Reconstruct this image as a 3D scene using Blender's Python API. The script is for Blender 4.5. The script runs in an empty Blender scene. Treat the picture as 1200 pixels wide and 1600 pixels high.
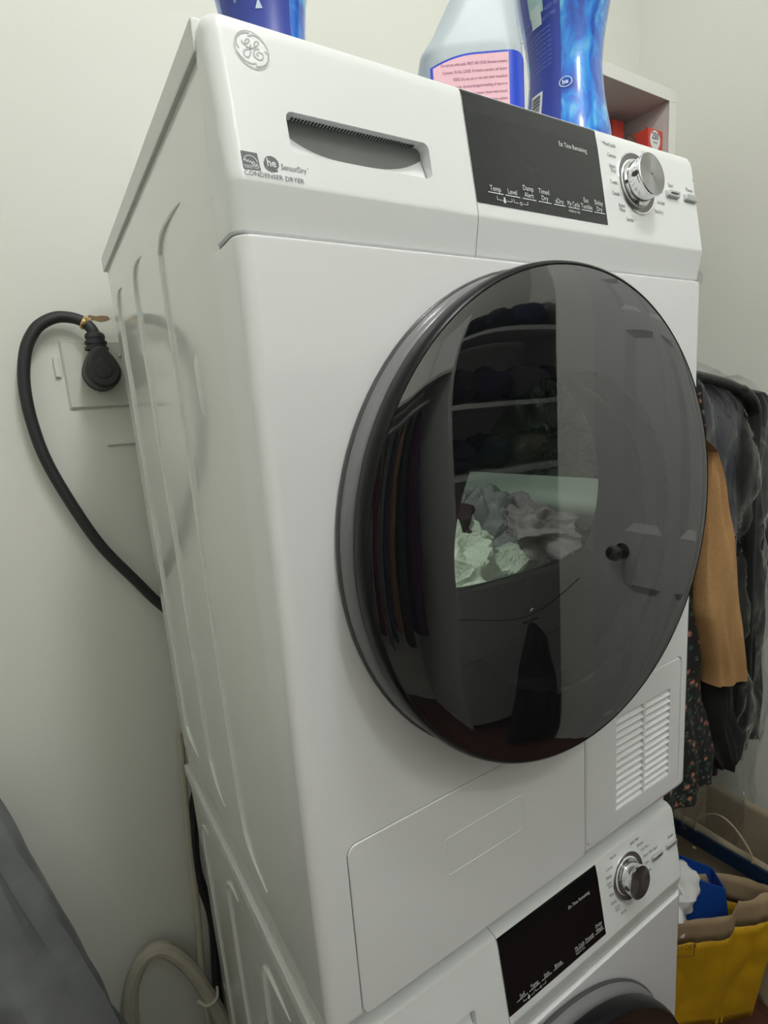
import bpy, bmesh, math, random
from mathutils import Vector, Matrix, noise
random.seed(4)
S = bpy.context.scene
COL = S.collection

# ------------------------------------------------------------------ camera
cam_d = bpy.data.cameras.new('camera')
cam = bpy.data.objects.new('camera', cam_d); COL.objects.link(cam)
R = ((0.84629982, -0.52674036, -0.07950599), (-0.16796522, -0.12221807, -0.97818732), (0.50553367, 0.841194, -0.19190719))
M = Matrix.Identity(4)
for i in range(3):
    M[i][0] = R[0][i]; M[i][1] = -R[1][i]; M[i][2] = -R[2][i]
M.translation = Vector((-0.142433, -0.388659, 1.423076))
cam.matrix_world = M
cam_d.sensor_fit = 'VERTICAL'; cam_d.sensor_height = 36; cam_d.sensor_width = 27
cam_d.lens = 850.548 * 36 / 1600
cam_d.shift_x = 16.43 / 1600; cam_d.shift_y = 20.39 / 1600
cam_d.clip_start = 0.01
S.camera = cam

# ------------------------------------------------------------------ light and exposure
w = bpy.data.worlds.new('world'); S.world = w; w.use_nodes = True
w.node_tree.nodes['Background'].inputs[0].default_value = (0.85, 0.9, 1, 1)
w.node_tree.nodes['Background'].inputs[1].default_value = 0.15
S.view_settings.view_transform = 'Standard'; S.view_settings.look = 'None'
S.view_settings.gamma = 1; S.view_settings.exposure = -0.08
LIGHT = Vector((0.25, -0.50, 2.96)); LPOWER = 23.0; FILL_LIGHT = Vector((0.30, -1.38, 2.96)); FILL_POWER = 19.0

# ------------------------------------------------------------------ materials
MATS = {}
def mat(name, col, rough=.5, metal=0, coat=0, ior=1.5, var=.04, vscale=8, bump=0, bscale=60, alpha=1, trans=0, spec=.5, aniso=0, col2=None):
    if name in MATS: return MATS[name]
    m = bpy.data.materials.new(name); m.use_nodes = True
    nt = m.node_tree; b = nt.nodes['Principled BSDF']
    tc = nt.nodes.new('ShaderNodeTexCoord')
    n = nt.nodes.new('ShaderNodeTexNoise'); n.inputs['Scale'].default_value = vscale; n.inputs['Detail'].default_value = 4
    nt.links.new(tc.outputs['Object'], n.inputs['Vector'])
    r = nt.nodes.new('ShaderNodeMix'); r.data_type = 'RGBA'
    c2 = col2 if col2 else tuple(max(0, c * (1 - 2 * var)) for c in col)
    r.inputs[6].default_value = (*c2, 1)
    r.inputs[7].default_value = (*(col if col2 else tuple(min(1, c * (1 + var)) for c in col)), 1)
    nt.links.new(n.outputs['Fac'], r.inputs[0]); nt.links.new(r.outputs[2], b.inputs['Base Color'])
    b.inputs['Roughness'].default_value = rough; b.inputs['Metallic'].default_value = metal
    b.inputs['Coat Weight'].default_value = coat; b.inputs['Coat Roughness'].default_value = .06
    b.inputs['IOR'].default_value = ior; b.inputs['Alpha'].default_value = alpha
    b.inputs['Transmission Weight'].default_value = trans
    b.inputs['Specular IOR Level'].default_value = spec
    if bump:
        n2 = nt.nodes.new('ShaderNodeTexNoise'); n2.inputs['Scale'].default_value = bscale; n2.inputs['Detail'].default_value = 5
        nt.links.new(tc.outputs['Object'], n2.inputs['Vector'])
        bp = nt.nodes.new('ShaderNodeBump'); bp.inputs['Strength'].default_value = bump; bp.inputs['Distance'].default_value = .004
        nt.links.new(n2.outputs['Fac'], bp.inputs['Height']); nt.links.new(bp.outputs['Normal'], b.inputs['Normal'])
    MATS[name] = m
    return m

def film(name, tint, ior, rough=.02, milk=0, milkcol=(.8, .85, .85), bump=0, bscale=20):
    """clear or tinted sheet: transparent body with fresnel reflection (and optional milkiness)"""
    if name in MATS: return MATS[name]
    m = bpy.data.materials.new(name); m.use_nodes = True
    nt = m.node_tree; nt.nodes.remove(nt.nodes['Principled BSDF'])
    out = nt.nodes['Material Output']
    lw = nt.nodes.new('ShaderNodeLayerWeight'); lw.inputs['Blend'].default_value = .5
    tr = nt.nodes.new('ShaderNodeBsdfTransparent'); tr.inputs[0].default_value = (*tint, 1)
    gl = nt.nodes.new('ShaderNodeBsdfGlossy'); gl.inputs['Roughness'].default_value = rough; gl.inputs[0].default_value = (1, 1, 1, 1)
    # fresnel by facing (same from both sides): F0 + (1-F0)*facing^5
    f0 = ((ior - 1) / (ior + 1)) ** 2
    pw = nt.nodes.new('ShaderNodeMath'); pw.operation = 'POWER'; pw.inputs[1].default_value = 5
    nt.links.new(lw.outputs['Facing'], pw.inputs[0])
    mr = nt.nodes.new('ShaderNodeMath'); mr.operation = 'MULTIPLY_ADD'; mr.inputs[1].default_value = 1 - f0; mr.inputs[2].default_value = f0
    nt.links.new(pw.outputs[0], mr.inputs[0])
    base = tr.outputs[0]
    if milk:
        df = nt.nodes.new('ShaderNodeBsdfDiffuse'); df.inputs[0].default_value = (*milkcol, 1)
        mm = nt.nodes.new('ShaderNodeMixShader'); mm.inputs[0].default_value = milk
        nt.links.new(tr.outputs[0], mm.inputs[1]); nt.links.new(df.outputs[0], mm.inputs[2]); base = mm.outputs[0]
    mx = nt.nodes.new('ShaderNodeMixShader')
    nt.links.new(mr.outputs[0], mx.inputs[0]); nt.links.new(base, mx.inputs[1]); nt.links.new(gl.outputs[0], mx.inputs[2])
    nt.links.new(mx.outputs[0], out.inputs[0])
    if bump:
        tc = nt.nodes.new('ShaderNodeTexCoord')
        n2 = nt.nodes.new('ShaderNodeTexNoise'); n2.inputs['Scale'].default_value = bscale; n2.inputs['Detail'].default_value = 3
        nt.links.new(tc.outputs['Object'], n2.inputs['Vector'])
        bp = nt.nodes.new('ShaderNodeBump'); bp.inputs['Strength'].default_value = bump; bp.inputs['Distance'].default_value = .02
        nt.links.new(n2.outputs['Fac'], bp.inputs['Height']); nt.links.new(bp.outputs['Normal'], gl.inputs['Normal'])
    MATS[name] = m
    return m

WALL = mat('wall_paint', (.755, .76, .70), .85, var=.015, vscale=3, bump=.05, bscale=150)
CEIL = mat('ceiling_paint', (.88, .88, .85), .9)
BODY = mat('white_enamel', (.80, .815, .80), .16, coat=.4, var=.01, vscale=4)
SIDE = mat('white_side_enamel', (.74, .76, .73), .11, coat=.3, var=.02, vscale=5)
PANEL = mat('white_plastic', (.80, .82, .82), .32, var=.01)
FRONT = mat('white_front_gloss', (.80, .80, .81), .13, coat=.5, var=.01)
RUB = mat('dark_gap', (.02, .02, .02), .7)
BLACK = mat('gloss_black', (.006, .0065, .008), .02, ior=2.5, coat=0, var=.1)
BEZEL = mat('black_bezel', (.006, .006, .007), .30, ior=1.3, var=.2, vscale=30, bump=.02, bscale=120)
GREYRING = mat('grey_ring_plastic', (.06, .06, .065), .25)
SCREEN = mat('screen_black', (.020, .022, .025), .26, ior=1.42, var=.1, vscale=60)
CHROME = mat('chrome', (.85, .85, .86), .08, 1, var=.01)
STEEL = mat('brushed_steel', (.55, .55, .56), .28, 1, var=.05, vscale=40)
DRUM = mat('drum_steel', (.40, .43, .41), .14, 1, var=.2, vscale=18, bump=1.0, bscale=26)
DGREY = mat('dark_grey_plastic', (.04, .042, .043), .35)
PRINT = mat('grey_print', (.13, .135, .15), .6, var=0)
PRINTW = mat('white_print', (.72, .74, .74), .5, var=0)
LOGOG = mat('logo_grey', (.42, .45, .45), .5, var=0)
LOGOW = mat('logo_white', (.86, .88, .88), .3, var=0)
SILVER = mat('silver_button', (.62, .64, .65), .3, .6, var=.02)
CABLE = mat('black_cable', (.022, .023, .025), .5, var=.15, vscale=30, bump=.06)
WOOD = mat('floor_wood', (.11, .045, .025), .35, var=.3, vscale=14, col2=(.05, .018, .01))

# ------------------------------------------------------------------ helpers
def put(name, bm, m, parent=None, smooth=True, ang=32, wn=True):
    if isinstance(bm, bmesh.types.BMesh):
        bmesh.ops.recalc_face_normals(bm, faces=bm.faces)
        me = bpy.data.meshes.new(name); bm.to_mesh(me); bm.free()
    else:
        me = bm
    vs = [v.co for v in me.vertices]
    lo = Vector([min(v[i] for v in vs) for i in range(3)]); hi = Vector([max(v[i] for v in vs) for i in range(3)])
    c = (lo + hi) / 2
    if parent is None: c.z = lo.z
    me.transform(Matrix.Translation(-c))
    me.materials.clear(); me.materials.append(m)
    if smooth:
        for p in me.polygons: p.use_smooth = True
        me.set_sharp_from_angle(angle=math.radians(ang))
    o = bpy.data.objects.new(name, me); COL.objects.link(o)
    o.location = c
    if parent is not None:
        o.parent = parent
        pw, p = Vector(), parent
        while p is not None: pw += Vector(p.location); p = p.parent
        o.location = c - pw
    if wn and smooth:
        md = o.modifiers.new('wn', 'WEIGHTED_NORMAL'); md.keep_sharp = True
    return o

def empty(name, loc):
    o = bpy.data.objects.new(name, None); COL.objects.link(o); o.location = loc; o.empty_display_size = .05
    return o

def tag(o, label, cat, group=None):
    o['label'] = label; o['category'] = cat
    if group: o['group'] = group
    return o

def struct(o):
    o['kind'] = 'structure'; return o

def box(bm, x0, x1, y0, y1, z0, z1, bev=0, seg=2):
    r = bmesh.ops.create_cube(bm, size=1)
    vs = r['verts']
    for v in vs:
        v.co = Vector((x0 + (v.co.x + .5) * (x1 - x0), y0 + (v.co.y + .5) * (y1 - y0), z0 + (v.co.z + .5) * (z1 - z0)))
    if bev:
        es = list({e for v in vs for e in v.link_edges})
        bmesh.ops.bevel(bm, geom=es, offset=bev, segments=seg, profile=.5, affect='EDGES')
    return bm

def B(*a, **k):
    return box(bmesh.new(), *a, **k)

def loft(rings, bm=None, cap=True, closed=True):
    bm = bm or bmesh.new()
    rv = [[bm.verts.new(p) for p in r] for r in rings]
    n = len(rings[0])
    for a, b in zip(rv, rv[1:]):
        for i in range(n if closed else n - 1):
            j = (i + 1) % n
            try: bm.faces.new((a[i], a[j], b[j], b[i]))
            except ValueError: pass
    if cap:
        bm.faces.new(rv[0]); bm.faces.new(rv[-1])
    return bm

def catmull(pts, k=8):
    pts = [Vector(p) for p in pts]; out = []
    for i in range(len(pts) - 1):
        p0 = pts[max(i - 1, 0)]; p1 = pts[i]; p2 = pts[i + 1]; p3 = pts[min(i + 2, len(pts) - 1)]
        for j in range(k):
            t = j / k
            out.append(.5 * ((2 * p1) + (-p0 + p2) * t + (2 * p0 - 5 * p1 + 4 * p2 - p3) * t * t + (-p0 + 3 * p1 - 3 * p2 + p3) * t ** 3))
    out.append(pts[-1]); return out

def tube(path, r, n=12, bm=None, flat=1, cap=True):
    """r: radius or list per point"""
    path = [Vector(p) for p in path]
    rings = []
    up = Vector((0, 0, 1)); prev = None
    for i, p in enumerate(path):
        t = (path[min(i + 1, len(path) - 1)] - path[max(i - 1, 0)]).normalized()
        if prev is None:
            s = t.cross(up)
            if s.length < .1: s = t.cross(Vector((0, 1, 0)))
        else:
            s = prev - t * prev.dot(t)
        s.normalize(); prev = s; q = t.cross(s)
        rr = r[i] if isinstance(r, (list, tuple)) else r
        rings.append([p + s * (rr * math.cos(2 * math.pi * k / n)) + q * (rr * flat * math.sin(2 * math.pi * k / n)) for k in range(n)])
    return loft(rings, bm, cap)

def lathe(prof, origin, axis='y', n=64, bm=None, cap=False, tilt=0):
    """prof: list of (r, h) along axis"""
    rings = []
    o = Vector(origin)
    for r, h in prof:
        ring = []
        for k in range(n):
            a = 2 * math.pi * k / n
            if axis == 'y': v = Vector((r * math.cos(a), h, r * math.sin(a)))
            elif axis == 'x': v = Vector((h, r * math.cos(a), r * math.sin(a)))
            else: v = Vector((r * math.cos(a), r * math.sin(a), h))
            if tilt: v = Matrix.Rotation(tilt, 3, 'X') @ v
            ring.append(o + v)
        rings.append(ring)
    return loft(rings, bm, cap)

def rrect(x0, x1, z0, z1, r, n=6):
    pts = []
    for cx, cz, a0 in ((x1 - r, z1 - r, 0), (x0 + r, z1 - r, 90), (x0 + r, z0 + r, 180), (x1 - r, z0 + r, 270)):
        for i in range(n + 1):
            a = math.radians(a0 + 90 * i / n); pts.append((cx + r * math.cos(a), cz + r * math.sin(a)))
    return pts

def rr_prism(x0, x1, z0, z1, r, y0, y1, bev=0, yf=None, bm=None, n=6):
    """rounded rectangle in xz, from front y0 to back y1 with a small front bevel; yf(z) adds panel tilt"""
    yf = yf or (lambda z: 0)
    rings = []
    if bev:
        rings.append([(x, y0 + yf(z), z) for x, z in rrect(x0 + bev, x1 - bev, z0 + bev, z1 - bev, max(r - bev, .0004), n)])
        rings.append([(x, y0 + bev + yf(z), z) for x, z in rrect(x0, x1, z0, z1, r, n)])
    else:
        rings.append([(x, y0 + yf(z), z) for x, z in rrect(x0, x1, z0, z1, r, n)])
    rings.append([(x, y1 + yf(z), z) for x, z in rrect(x0, x1, z0, z1, r, n)])
    return loft(rings, bm)

def prof(x0, x1, yf, yb, rl, rr, n=7):
    p = [(x0, yb)]
    if rl > 0:
        for i in range(n + 1):
            a = math.pi + math.pi / 2 * i / n; p.append((x0 + rl + rl * math.cos(a), yf + rl + rl * math.sin(a)))
    else: p += [(x0, yf)]
    if rr > 0:
        for i in range(n + 1):
            a = 1.5 * math.pi + math.pi / 2 * i / n; p.append((x1 - rr + rr * math.cos(a), yf + rr + rr * math.sin(a)))
    else: p += [(x1, yf)]
    p.append((x1, yb)); return p

def carve(bm, cutters):
    """boolean-difference of bmeshes, returns a mesh"""
    bmesh.ops.recalc_face_normals(bm, faces=bm.faces)
    me = bpy.data.meshes.new('t'); bm.to_mesh(me); bm.free()
    o = bpy.data.objects.new('t', me); COL.objects.link(o)
    tmp = []
    for c in cutters:
        bmesh.ops.recalc_face_normals(c, faces=c.faces)
        cm = bpy.data.meshes.new('c'); c.to_mesh(cm); c.free()
        co = bpy.data.objects.new('c', cm); COL.objects.link(co); tmp.append(co)
        md = o.modifiers.new('b', 'BOOLEAN'); md.operation = 'DIFFERENCE'; md.solver = 'EXACT'; md.object = co
    dg = bpy.context.evaluated_depsgraph_get(); dg.update()
    res = bpy.data.meshes.new_from_object(o.evaluated_get(dg))
    for t in tmp + [o]: bpy.data.objects.remove(t)
    return res

def texts(items, mapf, thick=.0002):
    """items: (string, x, z, size, align, xscale, angle). Returns ONE bmesh, flat lettering mapped through mapf(x,z,h)."""
    obs = []
    for it in items:
        s, x, z, size, al = it[:5]; xs = it[5] if len(it) > 5 else 1; an = it[6] if len(it) > 6 else 0
        cu = bpy.data.curves.new('f', 'FONT'); cu.body = s; cu.size = size; cu.align_x = al; cu.resolution_u = 2
        cu.offset = it[7] if len(it) > 7 else 0
        o = bpy.data.objects.new('f', cu); COL.objects.link(o); obs.append((o, x, z, xs, an))
    dg = bpy.context.evaluated_depsgraph_get(); dg.update()
    bm = bmesh.new()
    for o, x, z, xs, an in obs:
        me = bpy.data.meshes.new_from_object(o.evaluated_get(dg))
        ca, sa = math.cos(an), math.sin(an)
        base = len(bm.verts)
        vs = []
        for v in me.vertices:
            tx, tz = v.co.x * xs, v.co.y
            vs.append(bm.verts.new(mapf(x + tx * ca - tz * sa, z + tx * sa + tz * ca, thick)))
        for p in me.polygons:
            try: bm.faces.new([vs[i] for i in p.vertices])
            except ValueError: pass
        bpy.data.meshes.remove(me); bpy.data.objects.remove(o)
    return bm

def bar(bm, x0, z0, x1, z1, wd, mapf, h=.0002):
    """flat printed stroke between two panel points"""
    d = Vector((x1 - x0, z1 - z0)); d.normalize(); n = Vector((-d.y, d.x)) * wd / 2
    q = [(x0 + n.x, z0 + n.y), (x1 + n.x, z1 + n.y), (x1 - n.x, z1 - n.y), (x0 - n.x, z0 - n.y)]
    bm.faces.new([bm.verts.new(mapf(a, b, h)) for a, b in q])

def stroke(bm, pts, wd, mapf, h=.0003, k=4):
    P = catmull([(x, z, 0) for x, z in pts], k)
    L = []
    for i, p in enumerate(P):
        t = (P[min(i + 1, len(P) - 1)] - P[max(i - 1, 0)]).normalized(); n = Vector((-t.y, t.x)) * wd / 2
        L.append((bm.verts.new(mapf(p.x + n.x, p.y + n.y, h)), bm.verts.new(mapf(p.x - n.x, p.y - n.y, h))))
    for a, b in zip(L, L[1:]): bm.faces.new((a[0], b[0], b[1], a[1]))

def disc(bm, cx, cz, r, mapf, h, n=40, sx=1, r0=0, a0=0, a1=360):
    N = n
    if r0:
        pa = [];
        for i in range(N + 1):
            a = math.radians(a0 + (a1 - a0) * i / N)
            pa.append((bm.verts.new(mapf(cx + r * sx * math.cos(a), cz + r * math.sin(a), h)), bm.verts.new(mapf(cx + r0 * sx * math.cos(a), cz + r0 * math.sin(a), h))))
        for a, b in zip(pa, pa[1:]): bm.faces.new((a[0], b[0], b[1], a[1]))
    else:
        bm.faces.new([bm.verts.new(mapf(cx + r * sx * math.cos(2 * math.pi * i / N), cz + r * math.sin(2 * math.pi * i / N), h)) for i in range(N)])

def blob(c, sx, sy, sz, amp=.02, sc=9, seed=0, sub=4, flatb=None, fold=0):
    bm = bmesh.new(); bmesh.ops.create_icosphere(bm, subdivisions=sub, radius=1)
    for v in bm.verts:
        d = v.co.normalized(); p = Vector((d.x * sx, d.y * sy, d.z * sz))
        q = p * sc + Vector((seed * 7.3, seed * 3.1, 0))
        p += d * amp * (noise.noise(q) + abs(noise.noise(q * 2.1)) * .9 - .2)
        if fold:
            g = Vector((q.x * 1.3 + q.z, q.y * .6, q.z * 2.2 + q.x * .5)) + Vector((noise.noise(q), noise.noise(q * 1.3 + Vector((5, 0, 0))), 0)) * 1.2
            p += d * amp * fold * (.55 - abs(noise.noise(g * 1.7)) * 2.0 + .35 * (.3 - abs(noise.noise(g * 4.1))))
        if flatb is not None: p.z = max(p.z, flatb - c[2])
        v.co = p + Vector(c)
    return bm

# ------------------------------------------------------------------ room shell
FZ = -0.04
XL, XR, YB, YF, ZC = -0.78, 1.535, 0.70, -1.75, 3.08
XA = 2.1; YA = -1.10      # alcove beyond the right wall
struct(put('wall_back', B(XL - .1, XR + .1, YB, YB + .1, FZ, ZC), WALL))
struct(put('wall_left', B(XL - .1, XL, YF, YB, FZ, ZC), WALL))
struct(put('wall_right', B(XR, XR + .1, YA, YB, FZ, ZC), WALL))
struct(put('wall_front', B(XL - .1, XA + .1, YF - .1, YF, FZ, ZC), WALL))
struct(put('wall_alcove', B(XA, XA + .1, YF, YA + .1, FZ, ZC), WALL))
struct(put('wall_alcove_return', B(XR + .1, XA + .1, YA, YA + .1, FZ, ZC), WALL))
struct(put('ceiling', B(XL - .1, XA + .1, YF - .1, YB + .1, ZC, ZC + .1), CEIL))
fl = struct(put('floor', B(XL - .1, XA + .1, YF - .1, YB + .1, FZ - .1, FZ - .006), mat('subfloor', (.05, .03, .02), .8)))
k = 0
x = XL
pm = None
while x < XA:                      # floor boards, each its own piece
    x2 = min(x + .118, XA + .05)
    bmf = B(x + .0008, x2 - .0008, YF, YB, FZ - .006, FZ, bev=.0008, seg=1)
    put('floor_board', bmf, WOOD, fl); x = x2
for nm, a in (('baseboard_back', (XL, XR, YB - .014, YB, FZ, FZ + .09)), ('baseboard_left', (XL, XL + .014, YF, YB - .014, FZ, FZ + .09)),
              ('baseboard_right', (XR - .014, XR, -.36, YB - .014, FZ, FZ + .09))):
    struct(put(nm, B(*a, bev=.004), mat('trim_paint', (.72, .72, .68), .5)))

# ceiling lamp: shallow round fixture
em = bpy.data.materials.new('lamp_glow'); em.use_nodes = True
eb = em.node_tree.nodes['Principled BSDF']; eb.inputs['Emission Color'].default_value = (1, .975, .93, 1); eb.inputs['Emission Strength'].default_value = 1.5
eb.inputs['Base Color'].default_value = (.9, .9, .9, 1)
def ceiling_lamp(L, power, label):
    lamp = empty('ceiling_lamp', (L.x, L.y, L.z - .05)); tag(lamp, label, 'ceiling lamp')
    put('lamp_base', lathe([(.001, ZC), (.15, ZC), (.155, ZC - .02), (.15, ZC - .045), (.001, ZC - .045)], (L.x, L.y, 0), 'z', 40), CEIL, lamp)
    put('lamp_shade', lathe([(.135, ZC - .047), (.135, ZC - .06), (.11, ZC - .085), (.06, ZC - .098), (.001, ZC - .10)], (L.x, L.y, 0), 'z', 40), em, lamp)
    ld = bpy.data.lights.new('lamp_light', 'POINT'); ld.shadow_soft_size = .11; ld.energy = power; ld.color = (.98, .99, .98)
    lo = bpy.data.objects.new('lamp_light', ld); COL.objects.link(lo); lo.parent = lamp; lo.location = (0, 0, -.045)
ceiling_lamp(LIGHT, LPOWER, 'round flush white ceiling lamp above the front of the dryer')
ceiling_lamp(FILL_LIGHT, FILL_POWER, 'added round flush white ceiling lamp behind the camera, brightening the lower half')  # unseen second lamp, added because one alone left the lower half dark

# ------------------------------------------------------------------ the two stacked machines
W = .595; CX = .2975
def py(z, dz=0):      # front of the control panel at height z
    z = z - dz
    if z < 1.590: return .004 - .006 * (z - 1.558) / .032
    if z < 1.692: return -.002 + .0165 * (z - 1.590) / .102
    return .0145

def make_machine(name, dz, dryer, loc):
    root = empty(name, loc)
    P = lambda x, z, h=0: Vector((x, py(z, dz) - h, z))
    # cabinet sides, back and bottom
    zb = .862 if dryer else (FZ - dz + .035)
    for s in (0, 1):
        xx0, xx1 = (.0018, .006) if s == 0 else (W - .006, W - .0018)
        poly = [(.0315, 1.692), (.0425, 1.5565), (.0553, 1.5), (.0553, zb), (.590, zb), (.590, 1.692)]
        rings = [[(xx0, y, z + dz) for y, z in poly], [(xx1, y, z + dz) for y, z in poly]]
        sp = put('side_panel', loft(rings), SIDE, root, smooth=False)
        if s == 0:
            # pressed ribs on the visible side
            ribs = [[(.134, 1.6205), (.165, 1.6215), (.205, 1.619), (.226, 1.608), (.231, 1.58), (.2318, 1.4), (.2300, 1.2), (.2260, 1.0), (.2235, .962), (.2150, .925), (.195, .905), (.158, .892)],
                    [(.3255, 1.6295), (.352, 1.6305), (.372, 1.625), (.384, 1.608), (.387, 1.576), (.3835, 1.44), (.3745, 1.18), (.3705, .978), (.362, .945), (.345, .918), (.317, .905)],
                    [(.4865, 1.632), (.512, 1.632), (.530, 1.612), (.5345, 1.55), (.531, 1.3), (.528, .96), (.520, .93), (.50, .912), (.4625, .905)],
                    [(.1491, 1.4949), (.147, 1.465), (.1456, 1.437)]]
            for rb in ribs:
                pth = catmull([(.0018, y, z + dz) for y, z in rb], 4); n = len(pth)
                rr = [.0034 * min(1, .25 + 4 * min(i, n - 1 - i) / n) for i in range(n)]
                put('pressed_rib', tube(pth, rr, 8, flat=1), SIDE, sp)
    bm = B(.006, W - .006, .586, .590, zb + dz, 1.69 + dz); box(bm, .006, W - .006, .06, .586, zb + dz, zb + .004 + dz)
    put('back_panel', bm, SIDE, root, smooth=False)
    # top sheet
    bm = B(-.0022, W + .0022, .034, .606, 1.6815 + dz, 1.7035 + dz, bev=.002)
    put('top_sheet', bm, mat('top_sheet_enamel', (.70, .72, .70), .35, var=.05, vscale=200, bump=.15, bscale=500), root)
    # front panel with door opening and pockets for the covers
    zlo = .856 if dryer else (FZ - dz + .02)
    def ring(z, ins, yb=.0535):
        return [(x, y, z + dz) for x, y in prof(ins, W - ins, ins, yb, .012, .012)]
    fb = loft([ring(zlo, .006), ring(zlo + .002, .0025), ring(zlo + .006, .0004), ring(zlo + .010, 0), ring(1.5535, 0), ring(1.5552, .0005), ring(1.5562, .0018)])
    dc = (CX, 1.305 + dz)
    cut = [lathe([(.205, -.02), (.205, .08)], (dc[0], 0, dc[1]), 'y', 64, cap=True)]
    if dryer:
        cut.append(rr_prism(.0345, .3655, zlo - .02, 1.0480, .011, -.02, .014))
        cut.append(rr_prism(.3668, .5725, zlo + .012, 1.0672, .009, -.02, .014))
    fp = put('front_panel', carve(fb, cut), FRONT, root, wn=True)
    if dryer:
        fc = put('filter_cover', rr_prism(.0359, .3644, zlo + .003, 1.0465, .010, -.0003, .012, bev=.0010), FRONT, root, wn=True)
        bm = bmesh.new()
        o_ = rrect(.1445, .2575, .9525, .9985, .006); i_ = rrect(.1457, .2563, .9537, .9973, .005)
        n = len(o_)
        ov = [bm.verts.new((x, -.0004, z)) for x, z in o_]; iv = [bm.verts.new((x, -.0009, z)) for x, z in i_]
        i2 = [bm.verts.new((CX * 0 + x + (.001 if x < .2 else -.001), -.0004, z + (.001 if z < .975 else -.001))) for x, z in i_]
        for k in range(n):
            j = (k + 1) % n
            bm.faces.new((ov[k], ov[j], iv[j], iv[k])); bm.faces.new((iv[k], iv[j], i2[j], i2[k]))
        put('finger_plate_outline', bm, BODY, fc)
        vb = rr_prism(.3679, .5712, zlo + .013, 1.0658, .008, -.0003, .012, bev=.0010)
        vc = put('vent_cover', carve(vb, [rr_prism(.4262, .4842, .8915, 1.0265, .0008, -.02, .009), rr_prism(.4888, .5462, .8915, 1.0265, .0008, -.02, .009)]), FRONT, root, wn=True)
        bm = B(.4262, .5462, .0085, .0094, .8915, 1.0265)
        put('vent_backing', bm, mat('vent_shade', (.05, .05, .05), .7), vc, smooth=False)
        sl = None
        for c0, c1 in ((.4262, .4842), (.4888, .5462)):
            for i in range(13):
                z0 = .8925 + i * .01036
                pr_ = [(-.0004, z0), (.0004, z0 - .0006), (.0085, z0 + .0040), (.0080, z0 + .0056), (.0006, z0 + .0018)]
                put('vent_slat', loft([[(c0 + .0001, y, z) for y, z in pr_], [(c1 - .0001, y, z) for y, z in pr_]]), FRONT, vc, smooth=False)
    # control panel, two pieces
    def cp(x0, x1, rl, rr_):
        rings = []
        for z, e in ((1.5578, .0015), (1.5592, 0), (1.5885, 0), (1.5905, .0004), (1.5925, 0), (1.6880, 0), (1.694, .0008), (1.6985, .003), (1.7005, .0065), (1.7012, .012)):
            yb = .0295 + (1.70 - z) * .085
            i = min(e, .006)
            rings.append([(x, y, z + dz) for x, y in prof(x0 + (i if rl > .002 else 0), x1 - (i if rr_ > .002 else 0), py(z) + e, max(yb, py(z) + e + .0225), rl, rr_)])
        return loft(rings)
    slotx0, slotx1, sz0, sz1 = .0495, .1775, 1.6135 + dz, 1.6425 + dz
    cl = cp(0, .2229, .012, .0006)
    dcut = [rr_prism(slotx0, slotx1, sz0, sz1, .0055, -.03, .020)]
    dp = put('drawer_front' , carve(cl, dcut), PANEL, root, wn=True)
    if dryer: dp['label'] = 'drawer front with recessed grip slot at the left of the panel'
    # grip pocket: dark cavity and curved scoop in the lower half
    bm = rr_prism(slotx0 - .001, slotx1 + .001, sz0 - .001, sz1 + .001, .006, .0175, .0195, yf=lambda z: 0)
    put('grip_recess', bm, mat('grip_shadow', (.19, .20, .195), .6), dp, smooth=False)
    N = 24; front = []; back = []
    for i in range(N + 1):
        t = i / N; xx = slotx0 + .0008 + (slotx1 - slotx0 - .0016) * t
        hh = .0075 + .0125 * (2 * abs(t - .5)) ** 3
        front.append((xx, py(sz0, dz) + .0012, sz0 + .0006)); back.append((xx, .0172, sz0 + hh))
    bm = bmesh.new()
    fv = [bm.verts.new(p) for p in front]; mv = [bm.verts.new((a[0], a[1] * .45 + b[1] * .55, a[2] * .8 + b[2] * .2)) for a, b in zip(front, back)]; bv = [bm.verts.new(p) for p in back]
    for i in range(N):
        bm.faces.new((fv[i], fv[i + 1], mv[i + 1], mv[i])); bm.faces.new((mv[i], mv[i + 1], bv[i + 1], bv[i]))
    put('grip_scoop', bm, PANEL, dp)
    bm = bmesh.new()     # fine ribs along the upper lip of the slot
    for i in range(40):
        xx = slotx0 + .008 + i * .0028
        box(bm, xx, xx + .0012, .0125, .0165, sz1 - .0009, sz1 - .0002)
    put('grip_ridges', bm, DGREY, dp, smooth=False)
    put('control_panel', cp(.2237, W, .0006, .012), PANEL, root, wn=True)
    # display
    zt, zbm = (1.6978 + dz, 1.6016 + dz)
    rings = []
    levels = [1.6016, 1.62, 1.65, 1.68, 1.6925, 1.6955, 1.6975]
    def pz(z): return py(z, 0) + (0 if z < 1.69 else (.0008 if z < 1.694 else (.0014 if z < 1.697 else .0026)))
    bm = bmesh.new()
    a = [bm.verts.new((.2239, pz(z) - .0006, z + dz)) for z in levels]; b = [bm.verts.new((.4056, pz(z) - .0006, z + dz)) for z in levels]
    for i in range(len(levels) - 1): bm.faces.new((a[i], b[i], b[i + 1], a[i + 1]))
    r = bmesh.ops.extrude_face_region(bm, geom=bm.faces[:])
    for v in r['geom']:
        if isinstance(v, bmesh.types.BMVert): v.co.y += .0016
    sc = put('display_window', bm, SCREEN if dryer else mat('screen_black_lower', (.008, .008, .009), .12, ior=1.5), root, smooth=False)
    U = [(.2379, .2568), (.2592, .278), (.2813, .2993), (.3028, .3207), (.3238, .341), (.3448, .3622), (.3651, .3822), (.3852, .4024)]
    zu = 1.6119 + dz
    hs = .0009
    Pm = lambda x, z, h: P(x, z, hs + h)
    bm = bmesh.new()
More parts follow.
